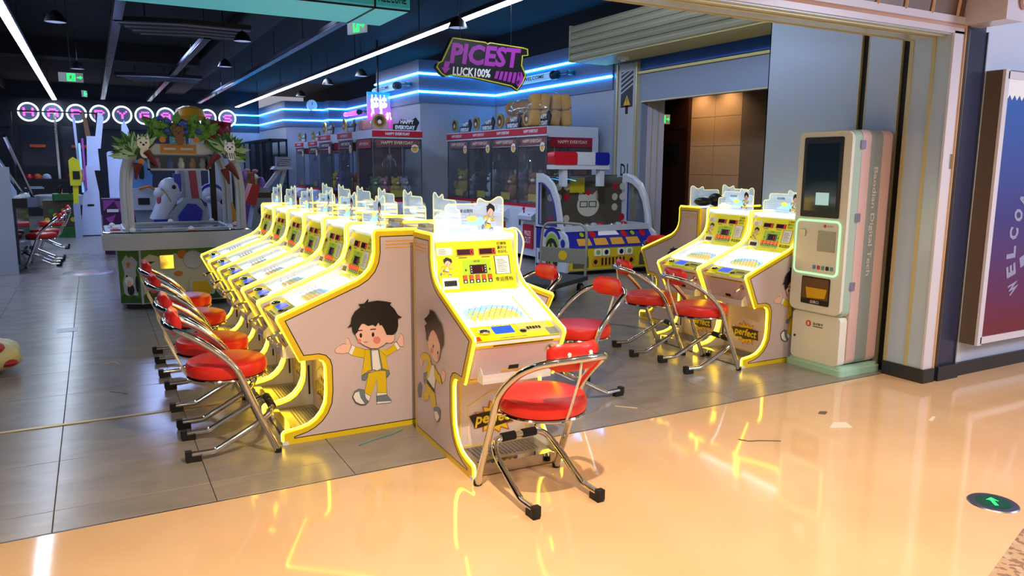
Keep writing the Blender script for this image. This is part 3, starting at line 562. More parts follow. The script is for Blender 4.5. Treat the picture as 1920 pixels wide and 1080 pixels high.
MB().box(8.73, 8.80, 9.86, 10.9, 2.14, 2.7).build('transom', 'door_brown', dr); MB().box(8.72, 8.80, 9.84, 9.90, 0, 2.7).build('door_frame', 'door_brown', dr)
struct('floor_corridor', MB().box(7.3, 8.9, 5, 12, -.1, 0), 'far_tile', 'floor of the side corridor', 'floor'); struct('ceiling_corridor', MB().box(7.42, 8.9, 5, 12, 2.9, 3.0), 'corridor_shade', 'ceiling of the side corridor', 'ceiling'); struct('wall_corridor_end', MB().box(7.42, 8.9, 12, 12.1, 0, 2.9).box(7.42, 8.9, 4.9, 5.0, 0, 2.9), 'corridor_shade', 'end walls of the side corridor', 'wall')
# roller shutter box
sb = thing('shutter_box', 'ribbed olive grey roller shutter box above the side doorway', 'shutter box'); sb['kind'] = 'structure'
MB().box(6.62, 7.3, 5.2, 10.2, 3.10, 3.62).build('housing', 'slat', sb)
for k in range(5):
    z = 3.105+.103*k; MB().prism([(6.62, z), (6.60, z+.004), (6.588, z+.045), (6.596, z+.094), (6.62, z+.099)], 'y', 5.2, 10.19).build('slat', 'slat', sb); MB().box(6.584, 6.592, 5.2, 10.19, z+.040, z+.058).build('slat_bead', 'slat_edge', sb)
MB().box(6.58, 7.3, 10.19, 10.21, 3.09, 3.63).build('end_plate', 'slat_edge', sb)
for k in range(9): MB().box(6.64+.072*k, 6.69+.072*k, 5.2, 10.18, 3.085, 3.10).build('soffit_slat', 'soffit_lit_yellow', sb)
for y, lab in ((9.3, 'white smoke detector under the shutter box, near the D1 column'), (6.35, 'white smoke detector under the shutter box, near the entrance lintel')):
    t = thing('smoke_detector', lab, 'smoke detector', (6.95, y, 3.085)); MB().lathe([(0, -.06), (.03, -.06), (.045, -.035), (.085, -.03), (.09, 0), (0, 0)], 16).build('body', 'white_plastic', t); MB().disc((0, 0, -.0605), .012, 'z', 0, 8).build('sensor', 'black_plastic', t)
# ------------------------------------------------------------------ near wall at the entrance (faces -X), jamb, lintel
nw = struct('wall_entrance', MB().box(5.12, 5.28, 3.46, 4.77, 0, 2.9), 'dark_slot', 'pale blue metal panel wall behind the kiosk', 'wall')
for y0, y1 in ((3.885, 4.78), (3.555, 3.828), (3.46, 3.498)): MB().box(5.10, 5.12, y0, y1, 0, 2.9).build('metal_panel', 'panel_metal', nw)
for y in (3.888, 3.825, 3.558, 3.495): MB().box(5.098, 5.12, y-.004, y+.004, 0, 2.9).build('edge_strip', 'champagne', nw)
MB().box(5.10, 5.28, 4.77, 4.78, 0, 2.9).build('end_panel', 'panel_metal', nw)
jb = struct('trim_6', MB().box(5.05, 5.16, 3.165, 3.46, 0, 2.38), 'panel_metal', 'metal clad jamb of the arcade entrance', 'door jamb')
for y in (3.445, 3.285): MB().box(5.043, 5.05, y-.012, y+.012, .10, 2.37).build('gold_strip', 'champagne', jb)
MB().box(5.045, 5.155, 3.150, 3.165, .10, 2.40).build('white_edge', 'lintel_white', jb); MB().box(5.155, 5.195, 3.140, 3.46, .10, 2.46).build('bronze_edge', 'dark_bronze', jb); MB().box(5.150, 5.156, 3.138, 3.152, .10, 2.46).build('bead', 'beige_rib', jb)
MB().box(5.118, 5.146, 3.1485, 3.150, 1.50, 1.60).build('latch_plate', 'chrome', jb)
pl_ = struct('trim_7', MB().box(5.205, 5.415, 3.155, 3.3, .10, 2.42), 'navy_panel', 'dark navy pilaster panel beside the entrance', 'pilaster'); MB().box(5.197, 5.207, 3.145, 3.2, .1, 2.42).box(5.413, 5.423, 3.145, 3.2, .1, 2.42).build('edge_strip', 'dull_steel', pl_)
ln = struct('trim_8', MB().box(-6, 5.16, 3.17, 3.46, 2.385, 2.70), 'lintel_white', 'white lintel over the wide arcade entrance', 'lintel')
MB().box(-6, 5.16, 3.15, 3.17, 2.385, 2.425).build('lower_band', 'lintel_white', ln); MB().box(-6, 5.16, 3.14, 3.17, 2.445, 2.49).build('upper_band', 'lintel_white', ln)
MB().tube([(-6, 3.158, 2.434), (5.16, 3.158, 2.434)], .016, 8).build('rounded_bead', 'lintel_bead', ln)
MB().box(-6, 5.05, 3.17, 3.46, 2.378, 2.386).build('soffit', 'panel_metal', ln)
for y in (3.215, 3.285, 3.445): MB().box(-6, 5.05, y-.008, y+.008, 2.370, 2.379).build('soffit_strip', 'champagne', ln)
# brown curved cove with ribs
cv = struct('trim_9', MB().loft([[(x, 3.15-1.1*(1-math.cos(a)), 2.49+.7*math.sin(a)) for x in (-6, 5.12)] for a in [k*math.pi/2/10 for k in range(11)]], 0, False, False), 'brown_panel', 'brown curved ceiling cove above the lintel', 'ceiling cove', fixn=False)
for i in range(16):
    x = 5.04-.268*i
    MB().tube([(x, 3.145-1.1*(1-math.cos(a)), 2.488+.7*math.sin(a)-.004) for a in [k*math.pi/2/10 for k in range(11)]], .013, 5).build('rib', 'beige_rib', cv)
bk = thing('bracket', 'beige wall bracket with a pink disc above the pilaster', 'bracket'); bk['kind'] = 'structure'
MB().prism([(3.16, 2.44), (2.88, 2.44), (2.88, 2.72), (2.95, 2.80), (3.16, 2.66)], 'x', 5.13, 5.33).build('block', 'lintel_white', bk); MB().lathe([(0, -.02), (.05, -.02), (.05, .0), (0, 0)], 16, (5.30, 2.875, 2.575), axis='y', sy=1.3).build('disc', 'lintel_bead', bk)
# mall wall with poster case
mw = struct('wall_mall', MB().box(5.42, 12, 3.165, 3.3, 0, 3.2), 'mall_white', 'pale lilac mall wall right of the entrance', 'wall')
struct('baseboard_mall', MB().box(5.43, 12, 3.148, 3.165, 0, .10), 'dark_base', 'dark baseboard under the mall wall', 'baseboard'); struct('baseboard_pilaster', MB().box(5.19, 5.43, 3.125, 3.165, 0, .105), 'dark_base', 'dark base block of the navy pilaster', 'baseboard')
struct('baseboard_jamb', MB().box(5.035, 5.05, 3.15, 3.46, 0, .10).box(5.035, 5.16, 3.135, 3.15, 0, .10).box(5.16, 5.19, 3.145, 3.165, 0, .10), 'dark_base', 'dark baseboard around the entrance jamb', 'baseboard')
gradmat('poster_grad', '#6e1a30', '#2a60b0', -.85, .80, .0, mid='#3e3a80')
t = thing('poster_case', 'framed blue to red poster case lettered WELCOME on the mall wall', 'poster', (5.47, 3.03, 1.21))
MB().box(0, 2.4, .015, .135, -.96, .96).build('case_side', 'side_brown', t); MB().box(.03, 2.4, .0, .02, -.95, -.90).box(.03, 2.4, 0, .02, .90, .95).box(-.005, .045, .0, .02, -.96, .96).build('frame', 'lintel_white', t); MB().box(.045, 2.4, .008, .016, -.90, .90).build('poster', 'poster_grad', t)
l = MB(); mat('poster_letter', '#9a98b8', .4)
for i, ch in enumerate('WELCOME'):
    a = math.radians(209-12.6*i); c = Vector((.93+.62*math.cos(a), .006, -.26+.62*math.sin(a))); ta = a-math.pi/2; U = Vector((math.cos(ta), 0, math.sin(ta))); V = Vector((-math.sin(ta), 0, math.cos(ta))); l.text(ch, c, U, V, w=.088, h=.115, bold=.05)
l.text('T', (.62, .006, -.45), (.9, 0, .35), (-.35, 0, .9), w=.30, h=.34, bold=.05).build('lettering', 'poster_letter', t, smooth=False)
lace = MB().flat([(.05, .90)]+[(.05+.03*i, .76+.035*(i % 2)) for i in range(79)]+[(2.39, .90)], 'y', .0065); lace.build('lace_print', 'print_white', t, smooth=False)
# ------------------------------------------------------------------ things on the floor
t = thing('floor_marker', 'round steel floor marker with a green lit arrow', 'exit marker', (3.49, 1.79, 0)); MB().lathe([(0, 0), (.105, 0), (.10, .005), (.075, .006), (0, .006)], 28).build('ring', 'dull_steel', t); mat('marker_green', '#0f4a34', .2); MB().disc((0, 0, .0066), .072, 'z', 0, 24).build('lens', 'marker_green', t)
MB().add([(x*.9, y*.9, .0075) for x, y in ((-.035, -.028), (-.022, -.04), (.018, .008), (.03, -.012), (.042, .035), (-.008, .032), (.006, .02))], [tuple(range(7))]).build('arrow', 'exit_green', t, fixn=False)
mat('bag_pale', '#d8d2a0', .45, noise=.15, nscale=9, bump=.6); mat('bag_red', '#b01c24', .4, bump=.4)
t = thing('plastic_bag', 'tied pale yellow and red plastic bag on the grey floor at the left edge', 'bag', (-.76, 6.45, 0))
b = MB(); rings = []
for k in range(11):
    ph = -math.pi/2+math.pi*k/10; r = math.cos(ph)*.22; z = .125+.125*math.sin(ph)
    rings.append([(r*(1+.10*math.sin(5*a+k*.8)+.05*math.sin(11*a))*math.cos(a), r*(1+.08*math.cos(4*a+k))*math.sin(a), max(z, 0)+.008*math.sin(9*a)*(k > 2)) for a in [2*math.pi*i/24 for i in range(24)]])
b.loft(rings).build('sack', 'bag_pale', t, ang=60); MB().ball((.02, -.12, .20), .11, .09, .06).ball((.13, -.13, .09), .07, .05, .03).build('red_print', 'bag_red', t); MB().tube([(.0, 0, .24), (.03, .02, .29), (.06, .0, .30)], [.03, .015, .035], 8).build('knot', 'bag_pale', t)
mat('paper_scrap', '#e2d2bc', .6)
def scrap(label, pts, m='paper_scrap', z=.0):
    mb = MB(); n = len(pts); mb.add([(x, y, z+.0005) for x, y in pts]+[(x, y, z+.003+.006*((i*7) % 3)/2) for i, (x, y) in enumerate(pts)], [tuple(range(n)), tuple(range(2*n-1, n-1, -1))]+[(i, (i+1) % n, n+(i+1) % n, n+i) for i in range(n)]); tag(mb.build('paper_scrap', m, smooth=False), label, 'litter', 'litter on the floor')
scrap('crumpled pale paper scrap on the tan floor near the kiosk', [(3.67, 2.82), (3.77, 2.87), (3.83, 2.83), (3.80, 2.76), (3.72, 2.79)])
scrap('small dark paper scrap on the tan floor near the kiosk', [(3.83, 3.03), (3.87, 3.05), (3.90, 3.02), (3.86, 3.0)], 'side_brown')
scrap('thin pale paper curl on the tan floor before the jamb', [(4.32, 2.63), (4.40, 2.66), (4.41, 2.645), (4.33, 2.615)])
for lab, pth, m in (('thin dark thread on the tan floor near the kiosk', [(3.06, 2.93, .002), (3.09, 2.88, .002), (3.15, 2.86, .002), (3.25, 2.80, .002)], 'side_brown'), ('thin pale cable tie on the grey tiles before the boundary', [(2.80, 3.73, .003), (2.86, 3.67, .003), (2.90, 3.63, .003)], 'paper_scrap'), ('thin pale straw on the grey tiles near the left aisle', [(.0, 5.55, .003), (.06, 5.50, .003), (.10, 5.45, .003)], 'paper_scrap'), ('teal plastic strip on the tiles by the left row end panel', [(1.16, 3.82, .004), (1.27, 3.87, .004), (1.38, 3.90, .004), (1.46, 3.95, .004)], 'app_teal'), ('second thin pale straw lying farther along the left aisle', [(-.02, 6.35, .003), (.05, 6.38, .003), (.07, 6.30, .003)], 'paper_scrap')):
    tag(MB().tube(pth, .003, 5).build('thread', m), lab, 'litter', 'litter on the floor')
t = thing('black_bag', 'black bag with a red badge lying on the machine by the toy car booth', 'bag', (4.985, 5.28, 1.155)); MB().ball((-.09, 0, .035), .10, .06, .04).ball((.06, 0, .05), .075, .06, .06).build('pouch', 'black_plastic', t); MB().lathe([(0, 0), (.03, 0), (.03, .01), (0, .01)], 10, (.13, -.02, .05), axis='x').build('badge', 'booth_red', t)
# ------------------------------------------------------------------ marble pinball machine (local: tip of the side panels at y=0, back at y=.81, faces -y)
HW, TH, DEP = .255, .022, .81
OUT = [(.02, .0), (.008, .012), (.008, .06), (.015, .066), (.10, .078), (.15, .092), (.19, .118), (.222, .155), (.243, .205), (.25, .27), (.25, .40), (.245, .425), (.23, .446), (.205, .456), (.105, .456),
       (.0, .688), (.004, .698), (.43, .868), (.475, .895), (.51, .93), (.53, .97), (.54, 1.02), (.54, 1.128), (.548, 1.14), (DEP, 1.14), (DEP, .0)]
INN = [(.06, .03), (.06, .042), (.13, .058), (.175, .078), (.215, .107), (.246, .146), (.27, .20), (.278, .27), (.278, .41), (.268, .446), (.245, .472), (.21, .484), (.126, .484),
       (.034, .684), (.445, .846), (.495, .876), (.532, .916), (.554, .962), (.566, 1.02), (.566, 1.112), (.785, 1.112), (.785, .03)]
def inset(poly, d):
    n = len(poly); out = []
    for i in range(n):
        a, b, c = Vector(poly[i-1]), Vector(poly[i]), Vector(poly[(i+1) % n])
        n1 = Vector((-(b-a).y, (b-a).x)).normalized(); n2 = Vector((-(c-b).y, (c-b).x)).normalized()
        q = (n1+n2); q = q/max(.35, q.length_squared/2) if q.length > 1e-6 else n1
        out.append(tuple(b-q*d))
    return out
INN2 = inset(INN, .005)
BOYMAT = {'face': 'skin', 'ear': 'skin', 'hair': 'hair_black', 'brow': 'hair_black', 'cuff': 'print_white', 'hand': 'skin', 'arm': 'jacket_yellow', 'jack': 'jacket_yellow', 'hem': 'print_grey', 'lap': 'print_grey', 'shirt': 'print_white',
          'pants': 'jacket_yellow', 'sock': 'print_white', 'shoe': 'print_grey', 'sole': 'print_white', 'toe': 'print_white', 'cheek': 'cheek', 'eye': 'hair_black', 'mouth': 'hair_black', 'belt': 'hair_black'}
BOYSL = ['skin', 'hair_black', 'print_white', 'jacket_yellow', 'print_grey', 'cheek']
def boy_mesh(mb, polys, order, put, base, step, outline=.0022):
    for i, k in enumerate(order):
        P = polys[k]; key = ''.join(c for c in k if not c.isdigit()); key = 'cuff' if key == 'cuffs' else key
        mi = BOYSL.index(BOYMAT[key])
        if outline and mi != 1 and key != 'cheek':
            cx = sum(p[0] for p in P)/len(P); cy = sum(p[1] for p in P)/len(P)
            Q = []
            for p in P:
                d = math.hypot(p[0]-cx, p[1]-cy) or 1; Q.append((p[0]+(p[0]-cx)/d*outline, p[1]+(p[1]-cy)/d*outline))
            mb.add([put(u, v, base+i*step) for u, v in Q], [tuple(range(len(Q)))], 1)
        mb.add([put(u, v, base+i*step+step*.5) for u, v in P], [tuple(range(len(P)))], mi)
ORD_A = ['hand', 'hand2', 'arm1', 'arm2', 'cuffs', 'cuff2', 'jack1', 'jack2', 'hem1', 'hem2', 'shirt', 'lap1', 'lap2', 'sock1', 'sock2', 'pants', 'shoe1', 'sole1', 'shoe2', 'toe2', 'face', 'cheek1', 'cheek2', 'eye1', 'eye2', 'brow1', 'brow2', 'mouth', 'hair']
ORD_B = ['hand1', 'hand2', 'arm1', 'shoe1', 'pants', 'shirt', 'jack', 'lap', 'belt', 'arm2', 'shoe2', 'toe2', 'ear', 'face', 'cheek1', 'cheek2', 'eye1', 'eye2', 'hair']
BURST = []
for i in range(28):
    a = 2*math.pi*i/28; r = (1.0, .66, .88, .62)[i % 4]; BURST.append((r*math.cos(a), r*math.sin(a)*.62))
def score_pt(u, v, off=0.0):   # point on the sloped score panel, u 0..1 left to right, v 0..1 upwards
    y0, z0, y1, z1 = .479, .842, .560, 1.100
    n = Vector((0, -(z1-z0), (y1-y0))).normalized()
    p = Vector((-.222+.444*u, y0+(y1-y0)*v, z0+(z1-z0)*v)); return p+n*off
SU = Vector((1, 0, 0)); SV = Vector((0, .073, .227)).normalized()
def deck_pt(u, v, off=0.0):    # control deck, v 0 front .. 1 rear
    y0, z0, y1, z1 = .018, .676, .135, .722
    n = Vector((0, -(z1-z0), (y1-y0))).normalized(); return Vector((-.228+.456*u, y0+(y1-y0)*v, z0+(z1-z0)*v))+n*off
DV = Vector((0, .117, .046)).normalized()
def pf_pt(u, v, off=0.0):      # playfield, v 0 front .. 1 rear
    y0, z0, y1, z1 = .135, .700, .49, .832
    n = Vector((0, -(z1-z0), (y1-y0))).normalized(); return Vector((-.228+.456*u, y0+(y1-y0)*v, z0+(z1-z0)*v))+n*off
def plate(mb, pt, u0, u1, v0, v1, off, m, th=.002):
    a = [pt(u, v, off) for u, v in ((u0, v0), (u1, v0), (u1, v1), (u0, v1))]; b = [pt(u, v, off+th) for u, v in ((u0, v0), (u1, v0), (u1, v1), (u0, v1))]
    mb.add(a+b, [(3, 2, 1, 0), (4, 5, 6, 7), (0, 1, 5, 4), (1, 2, 6, 5), (2, 3, 7, 6), (3, 0, 4, 7)], m)
def seg7(mb, pt, U, V, cu, cv, w, h, off, m, digit):
    S = {'0': 'abcdef', '1': 'bc', '3': 'abcdg', '8': 'abcdefg'}[digit]; c = pt(cu, cv, off); t = w*.24
    R = {'a': (-w, w, h-t, h), 'd': (-w, w, -h, -h+t), 'g': (-w, w, -t/2, t/2), 'f': (-w, -w+t, 0, h), 'b': (w-t, w, 0, h), 'e': (-w, -w+t, -h, 0), 'c': (w-t, w, -h, 0)}
    for k in S:
        x0, x1, y0, y1 = R[k]; mb.add([c+U*x+V*y for x, y in ((x0, y0), (x1, y0), (x1, y1), (x0, y1))], [(0, 1, 2, 3)], m)
SIGN_OUT = [(-.205, 0), (-.205, .092), (-.200, .104), (-.188, .110), (-.150, .112), (-.145, .118), (-.143, .148), (-.137, .160), (-.124, .166), (.045, .166), (.048, .182), (.054, .193), (.064, .196), (.076, .190), (.100, .178), (.126, .177), (.150, .190),
            (.170, .202), (.186, .203), (.198, .196), (.205, .182), (.205, 0)]
def make_machine(label):
    t = thing('pinball_machine', label, 'game machine', group='marble pinball machines')
    for sd in (-1, 1):
        xo, xi = sd*HW, sd*(HW-TH)
        sp = MB().prism(OUT, 'x', min(xo, xi), max(xo, xi), 0).build('side_panel', 'yellow_paint', t)
        MB().flat(INN, 'x', xo+sd*.0008, 0).flat(INN2, 'x', xo+sd*.0016, 1).build('panel_print', ['brown_line', 'panel_print'], sp, smooth=False)
        dec = MB()
        for k in range(3): dec.flat([(.60, 1.085-.018*k), (.775, 1.085-.018*k), (.775, 1.079-.018*k), (.60, 1.079-.018*k)], 'x', xo+sd*.0022, 0)
        dec.build('stripe_print', 'orange_print', sp, smooth=False)
        bm_ = MB()
        boy_mesh(bm_, BOY_A if sd > 0 else BOY_B, ORD_A if sd > 0 else ORD_B, lambda u, v, o: (xo+sd*o, u, v), .0024, .00028)
        bm_.build('boy_print', BOYSL, sp, smooth=False)
        MB().flat(OUT, 'x', xi-sd*.0008, 0).build('inner_lining', 'white_plastic', sp, smooth=False)
        xm = (xo+xi)/2
        up = [(xm, y, z) for y, z in [(.112, .452), (-.004, .690), (.000, .704), (.43, .874), (.470, .900), (.505, .935), (.525, .975), (.534, 1.02), (.534, 1.13), (.545, 1.146), (.79, 1.146)]]
        lo = [(xm, y, z) for y, z in [(.218, .450), (.236, .440), (.244, .405), (.244, .27), (.236, .208), (.214, .160), (.183, .124), (.146, .099), (.10, .085), (.012, .073), (.002, .062), (.002, .02)]]
        for pth in (up, lo):
            nt_ = MB().tube(pth, .0076, 8).build('neon_tube', 'neon_yellow', t, ang=60)
            MB().tube([(p[0], p[1]-.0045, p[2]+.0035) for p in pth], .0042, 6).build('neon_core', 'neon_core', nt_, ang=60)
        MB().box(xm-.012, xm+.012, -.002, .03, .0, .02).build('end_cap', 'white_plastic', t)
    x0, x1 = -HW+TH, HW-TH
    MB().prism([(.30, .03), (.30, .456), (.11, .456), (.022, .66), (.022, .672), (.135, .695), (.50, .83), (.57, 1.10), (.57, 1.115), (.79, 1.115), (.79, .03)], 'x', x0+.001, x1-.001).build('cabinet', 'white_plastic', t)
    # recess under the deck
    kp = MB().box(x0+.002, x1-.002, .288, .298, .05, .452).build('kick_panel', 'panel_print', t)
    k = MB()
    for a in ((-.20, .19, .06, .066), (-.20, -.194, .06, .40), (.184, .19, .06, .40)): k.box(a[0], a[1], .2855, .288, a[2], a[3], 0)
    k.add([(-.16, .2857, .09), (-.156, .2857, .09), (-.156, .2857, .27), (-.02, .2857, .34), (.15, .2857, .30), (.15, .2857, .305), (-.02, .2857, .345), (-.16, .2857, .274)], [tuple(range(8))], 0)
    for i in range(17):
        xx = -.215+i*.0255
        k.box(xx, xx+.013, .2855, .288, .405, .428, 0)
    k.box(-.22, .22, .2853, .288, .428, .446, 0)
    k.build('border_print', 'yellow_paint', kp)
    lg = MB().flat([(u*.135, .195+v*.165) for u, v in BURST], 'y', .2848, 0).flat([(u*.122, .195+v*.150) for u, v in BURST], 'y', .2842, 1)
    lg.flat([(-.150, .222), (-.125, .228), (.02, .240), (.135, .236), (.128, .222), (.135, .158), (.10, .163), (.03, .152), (-.02, .143), (-.045, .158), (-.118, .150), (-.125, .175)], 'y', .2836, 2)
    lg.text('perfect', (.0, .2828, .193), XA, ZA, w=.235, h=.078, m=1, bold=.028, shear=.18)
    lg.build('perfect_logo', ['print_red', 'jacket_yellow', 'brown_line'], kp, smooth=False)
    for sd in (-1, 1): MB().box(sd*(HW-TH-.003)-.0015, sd*(HW-TH-.003)+.0015, .262, .272, .12, .30).build('vent_slot', 'dark_slot', t)
    fp = MB().box(x0+.004, x1-.004, .035, .288, .03, .052).build('foot_plate', 'steel', t)
    st = MB()
    for i in range(8):
        for j in range(16): st.box(-.17+.0225*j, -.158+.0225*j, .13+.018*i, .139+.018*i, .052, .0545)
    st.build('tread_stud', 'dull_steel', fp, smooth=False); fp.children[0]['kind'] = 'stuff'
    MB().box(x0+.004, x1-.004, .028, .036, .006, .058).box(x0+.03, x1-.03, .026, .07, .056, .062).build('kick_rail', 'chrome', fp)
    # front upper panel, tray, plunger
    fn = Vector((0, -(.66-.456), -(.11-.022))).normalized()
    def fpt(u, v, off=0.0): return Vector((-.229+.458*u, .108+(.024-.108)*v, .458+(.658-.458)*v))+fn*off
    fr = MB(); plate(fr, fpt, 0, 1, 0, 1, .001, 0, .003); fr = fr.build('front_panel', 'panel_print', t)
    fd = MB(); plate(fd, fpt, 0, 1, .93, 1, .0045, 0, .001); plate(fd, fpt, .0, 1, .10, .13, .0045, 1, .001); plate(fd, fpt, .0, 1, .0, .06, .0045, 0, .001); plate(fd, fpt, .36, .62, .22, .27, .0045, 1, .001); plate(fd, fpt, .44, .56, .27, .38, .0045, 2, .001); plate(fd, fpt, .20, .92, .965, .985, .006, 2, .001)
    fd.build('front_print', ['yellow_paint', 'orange_print', 'dark_slot'], fr)
    tr = MB(); zz, yy = .462, .098
    tr.box(-.185, .185, yy-.062, yy, zz, zz+.004); tr.box(-.185, .185, yy-.066, yy-.062, zz, zz+.045)
    for sd in (-1, 1): tr.prism([(yy-.066, zz), (yy, zz), (yy-.02, zz+.075), (yy-.035, zz+.075), (yy-.066, zz+.045)], 'x', sd*.185-.002, sd*.185+.002)
    tr.build('tray', 'tray_acrylic', t)
    pl = MB().tube([fpt(.9, .78), fpt(.9, .78, .07)], .0075, 8).tube([fpt(.9, .78, .0), fpt(.9, .78, .012)], .02, 10).build('plunger', 'chrome', t)
    kc = fpt(.9, .78, .082); MB().ball(kc, .015, n=10, k=6).build('knob', 'steel', pl)
    # control deck
    dk = MB(); plate(dk, deck_pt, 0, 1, 0, 1, 0, 0, .004); dk = dk.build('control_deck', 'score_yellow', t)
    d2 = MB(); dc = MB(); plate(dc, deck_pt, .56, .94, .25, .95, .0045, 0, .004); dc.build('deck_cover', 'clear_acrylic', dk, smooth=False); plate(d2, deck_pt, .88, 1, .02, .5, .0042, 1, .001); plate(d2, deck_pt, .0, .07, .02, .3, .0042, 2, .001)
    for i in range(7): d2.disc(deck_pt(.25+.05*i, .94, .0052), .004, 'z', 3, 8)
    for i in range(5): plate(d2, deck_pt, .66+.036*i, .686+.036*i, .46+.02*(i % 2), .64, .0088, 3, .0004)
    plate(d2, deck_pt, .28, .62, .04, .13, .0042, 0, .0006); d2.text('打弹珠 赢积分 兑好礼', deck_pt(.45, .085, .0056), SU, DV, w=.145, h=.008, m=3)
    d2.build('deck_print', ['clear_acrylic', 'print_grey', 'print_red', 'print_black'], dk, smooth=False)
    c = deck_pt(.15, .55, .004)
    MB().lathe([(.030, 0), (.034, .004), (.030, .012), (.020, .018), (.0, .019)], 14, c).build('coin_funnel', 'chrome', dk)
    s = MB(); plate(s, deck_pt, .265, .50, .38, .86, .0045, 0, .003); s.build('blue_screen', 'screen_blue', dk)
    MB().lathe([(.017, 0), (.017, .006), (.012, .010), (0, .010)], 12, deck_pt(.60, .40, .004)).build('round_button', 'black_plastic', dk)
    # playfield
    pf = MB(); plate(pf, pf_pt, 0, 1, 0, 1, 0, 0, .004); pf = pf.build('playfield', 'playfield_white', t)
    g = MB()
    def pp(P, off, m): g.add([pf_pt(u, v, off) for u, v in P], [tuple(range(len(P)))], m)
    pp([(.12, .50), (.18, .56), (.30, .59), (.45, .62), (.60, .60), (.70, .57), (.78, .48), (.80, .36), (.80, .22), (.14, .22), (.11, .38)], .0048, 0)
    pp([(.15, .40), (.24, .46), (.35, .43), (.50, .53), (.64, .48), (.74, .38), (.77, .22), (.16, .22)], .0053, 1)
    pp([(.14, .42), (.22, .49), (.30, .46), (.34, .42), (.24, .36), (.15, .37)], .0058, 2)
    pp([(.835, .05), (.86, .05), (.86, .80), (.835, .80)], .0048, 1)
    g.build('field_print', ['pf_blue', 'pf_yellow', 'pf_green'], pf, smooth=False)
    pins = MB()
    for j in range(5):
        for i in range(10):
            u = .14+.068*i+(.034 if j % 2 else 0)
            if u > .80: continue
            v = .26+.062*j; a = pf_pt(u, v, .004); b = pf_pt(u, v, .03); pins.tube([a, b], .0016, 4, (i+j) % 2)
    o = pins.build('pins', ['pin_pink', 'pin_blue'], pf); o['kind'] = 'stuff'
    for i in range(10):
        dv = MB(); u = .12+.072*i; dv.add([pf_pt(u-.004, .06, .004), pf_pt(u+.004, .06, .004), pf_pt(u+.004, .20, .004), pf_pt(u-.004, .20, .004), pf_pt(u-.004, .06, .024), pf_pt(u+.004, .06, .024), pf_pt(u+.004, .20, .024), pf_pt(u-.004, .20, .024)],
                              [(3, 2, 1, 0), (4, 5, 6, 7), (0, 1, 5, 4), (1, 2, 6, 5), (2, 3, 7, 6), (3, 0, 4, 7)])
        dv.build('lane_divider', 'pf_aqua', pf, smooth=False)
    gl = MB(); plate(gl, pf_pt, .0, 1, .0, 1, .046, 0, .003); gl.build('cover_glass', 'field_glass', t, smooth=False)
    # score panel
    sc = MB(); plate(sc, score_pt, 0, 1, 0, 1, 0, 0, .004); sc = sc.build('score_panel', 'score_yellow', t)
    q = MB()
    plate(q, score_pt, .0, .20, .735, .885, .0044, 0, .0008)
    for i in range(4): plate(q, score_pt, .02, .12-.015*(i % 2), .755+.028*i, .762+.028*i, .0055, 1, .0003)
    plate(q, score_pt, .735, .94, .30, .68, .0044, 1, .0006); plate(q, score_pt, .745, .93, .308, .672, .0052, 0, .0006)
    for i in range(9): plate(q, score_pt, .77, .90-.02*(i % 3), .35+.030*i, .357+.030*i, .006, 1, .0003)
    plate(q, score_pt, .31, .68, .10, .62, .0042, 2, .0004)
    for i, s_ in enumerate(('打弹珠', '赢积分', '兑好礼')): q.text(s_, score_pt(.86, .925-.083*i, .0056), SU, SV, w=.058, h=.018, m=1, bold=.012)
    q.text('幸运搭档', score_pt(.84, .20, .0056), SU, SV, w=.105, h=.026, m=1, bold=.012)
    q.text('高倍数', score_pt(.5, .585, .0056), SU, SV, w=.036, h=.011, m=1)
    for u in (.24, .54):
        plate(q, score_pt, u, u+.23, .70, .71, .0046, 1, .0003); plate(q, score_pt, u+.03, u+.14, .66, .675, .0046, 1, .0003)
    for u in (.345, .66): q.add([score_pt(u+.011*math.cos(a), .415+.024*math.sin(a), .0056) for a in [i*.785 for i in range(8)]], [tuple(range(8))], 1)
    q.build('score_print', ['print_white', 'print_black', 'score_lime'], sc, smooth=False)
    b2 = MB()
    boy_mesh(b2, {k: [(p[0], p[1]) for p in v] for k, v in BOY_B.items()}, ORD_B, lambda u, v, o: score_pt(.11-(u-.52)*.42, .50+(v-.46)*.66, o), .0048, .00006, .004)
    b2.build('boy_print', BOYSL, sc, smooth=False)
    for u in (.26, .55):
        dsp = MB(); plate(dsp, score_pt, u-.012, u+.222, .705, .845, .0045, 1, .0012); plate(dsp, score_pt, u, u+.21, .722, .832, .0058, 0, .0015)
        seg7(dsp, score_pt, SU, SV, u+.185, .777, .0065, .0105, .0076, 2, '0'); dsp.build('score_display', ['screen_dark', 'orange_print', 'led_red'], sc, smooth=False)
    dsp = MB(); plate(dsp, score_pt, .40, .62, .335, .515, .0045, 1, .002); plate(dsp, score_pt, .435, .585, .355, .495, .0066, 0, .001); seg7(dsp, score_pt, SU, SV, .55, .425, .006, .0125, .0078, 2, '1')
    for i in range(3):
        for u in (.418, .602): dsp.add([score_pt(u+.007*math.cos(a), .375+.05*i+.014*math.sin(a), .0068) for a in [j*.785 for j in range(8)]], [tuple(range(8))], 3)
    dsp.build('multiplier_display', ['screen_dark', 'black_plastic', 'led_red', 'print_white'], sc, smooth=False)
    for i in range(5):
        u = .325+.082*i; bt = MB(); plate(bt, score_pt, u-.027, u+.027, .155, .315, .0045, 1, .001); plate(bt, score_pt, u-.022, u+.022, .225, .305, .0056, 0, .006); plate(bt, score_pt, u-.012, u+.012, .17, .205, .0056, 2, .0004)
        bt.build('bet_button', ['button_red', 'brown_line', 'print_white'], sc, smooth=False)
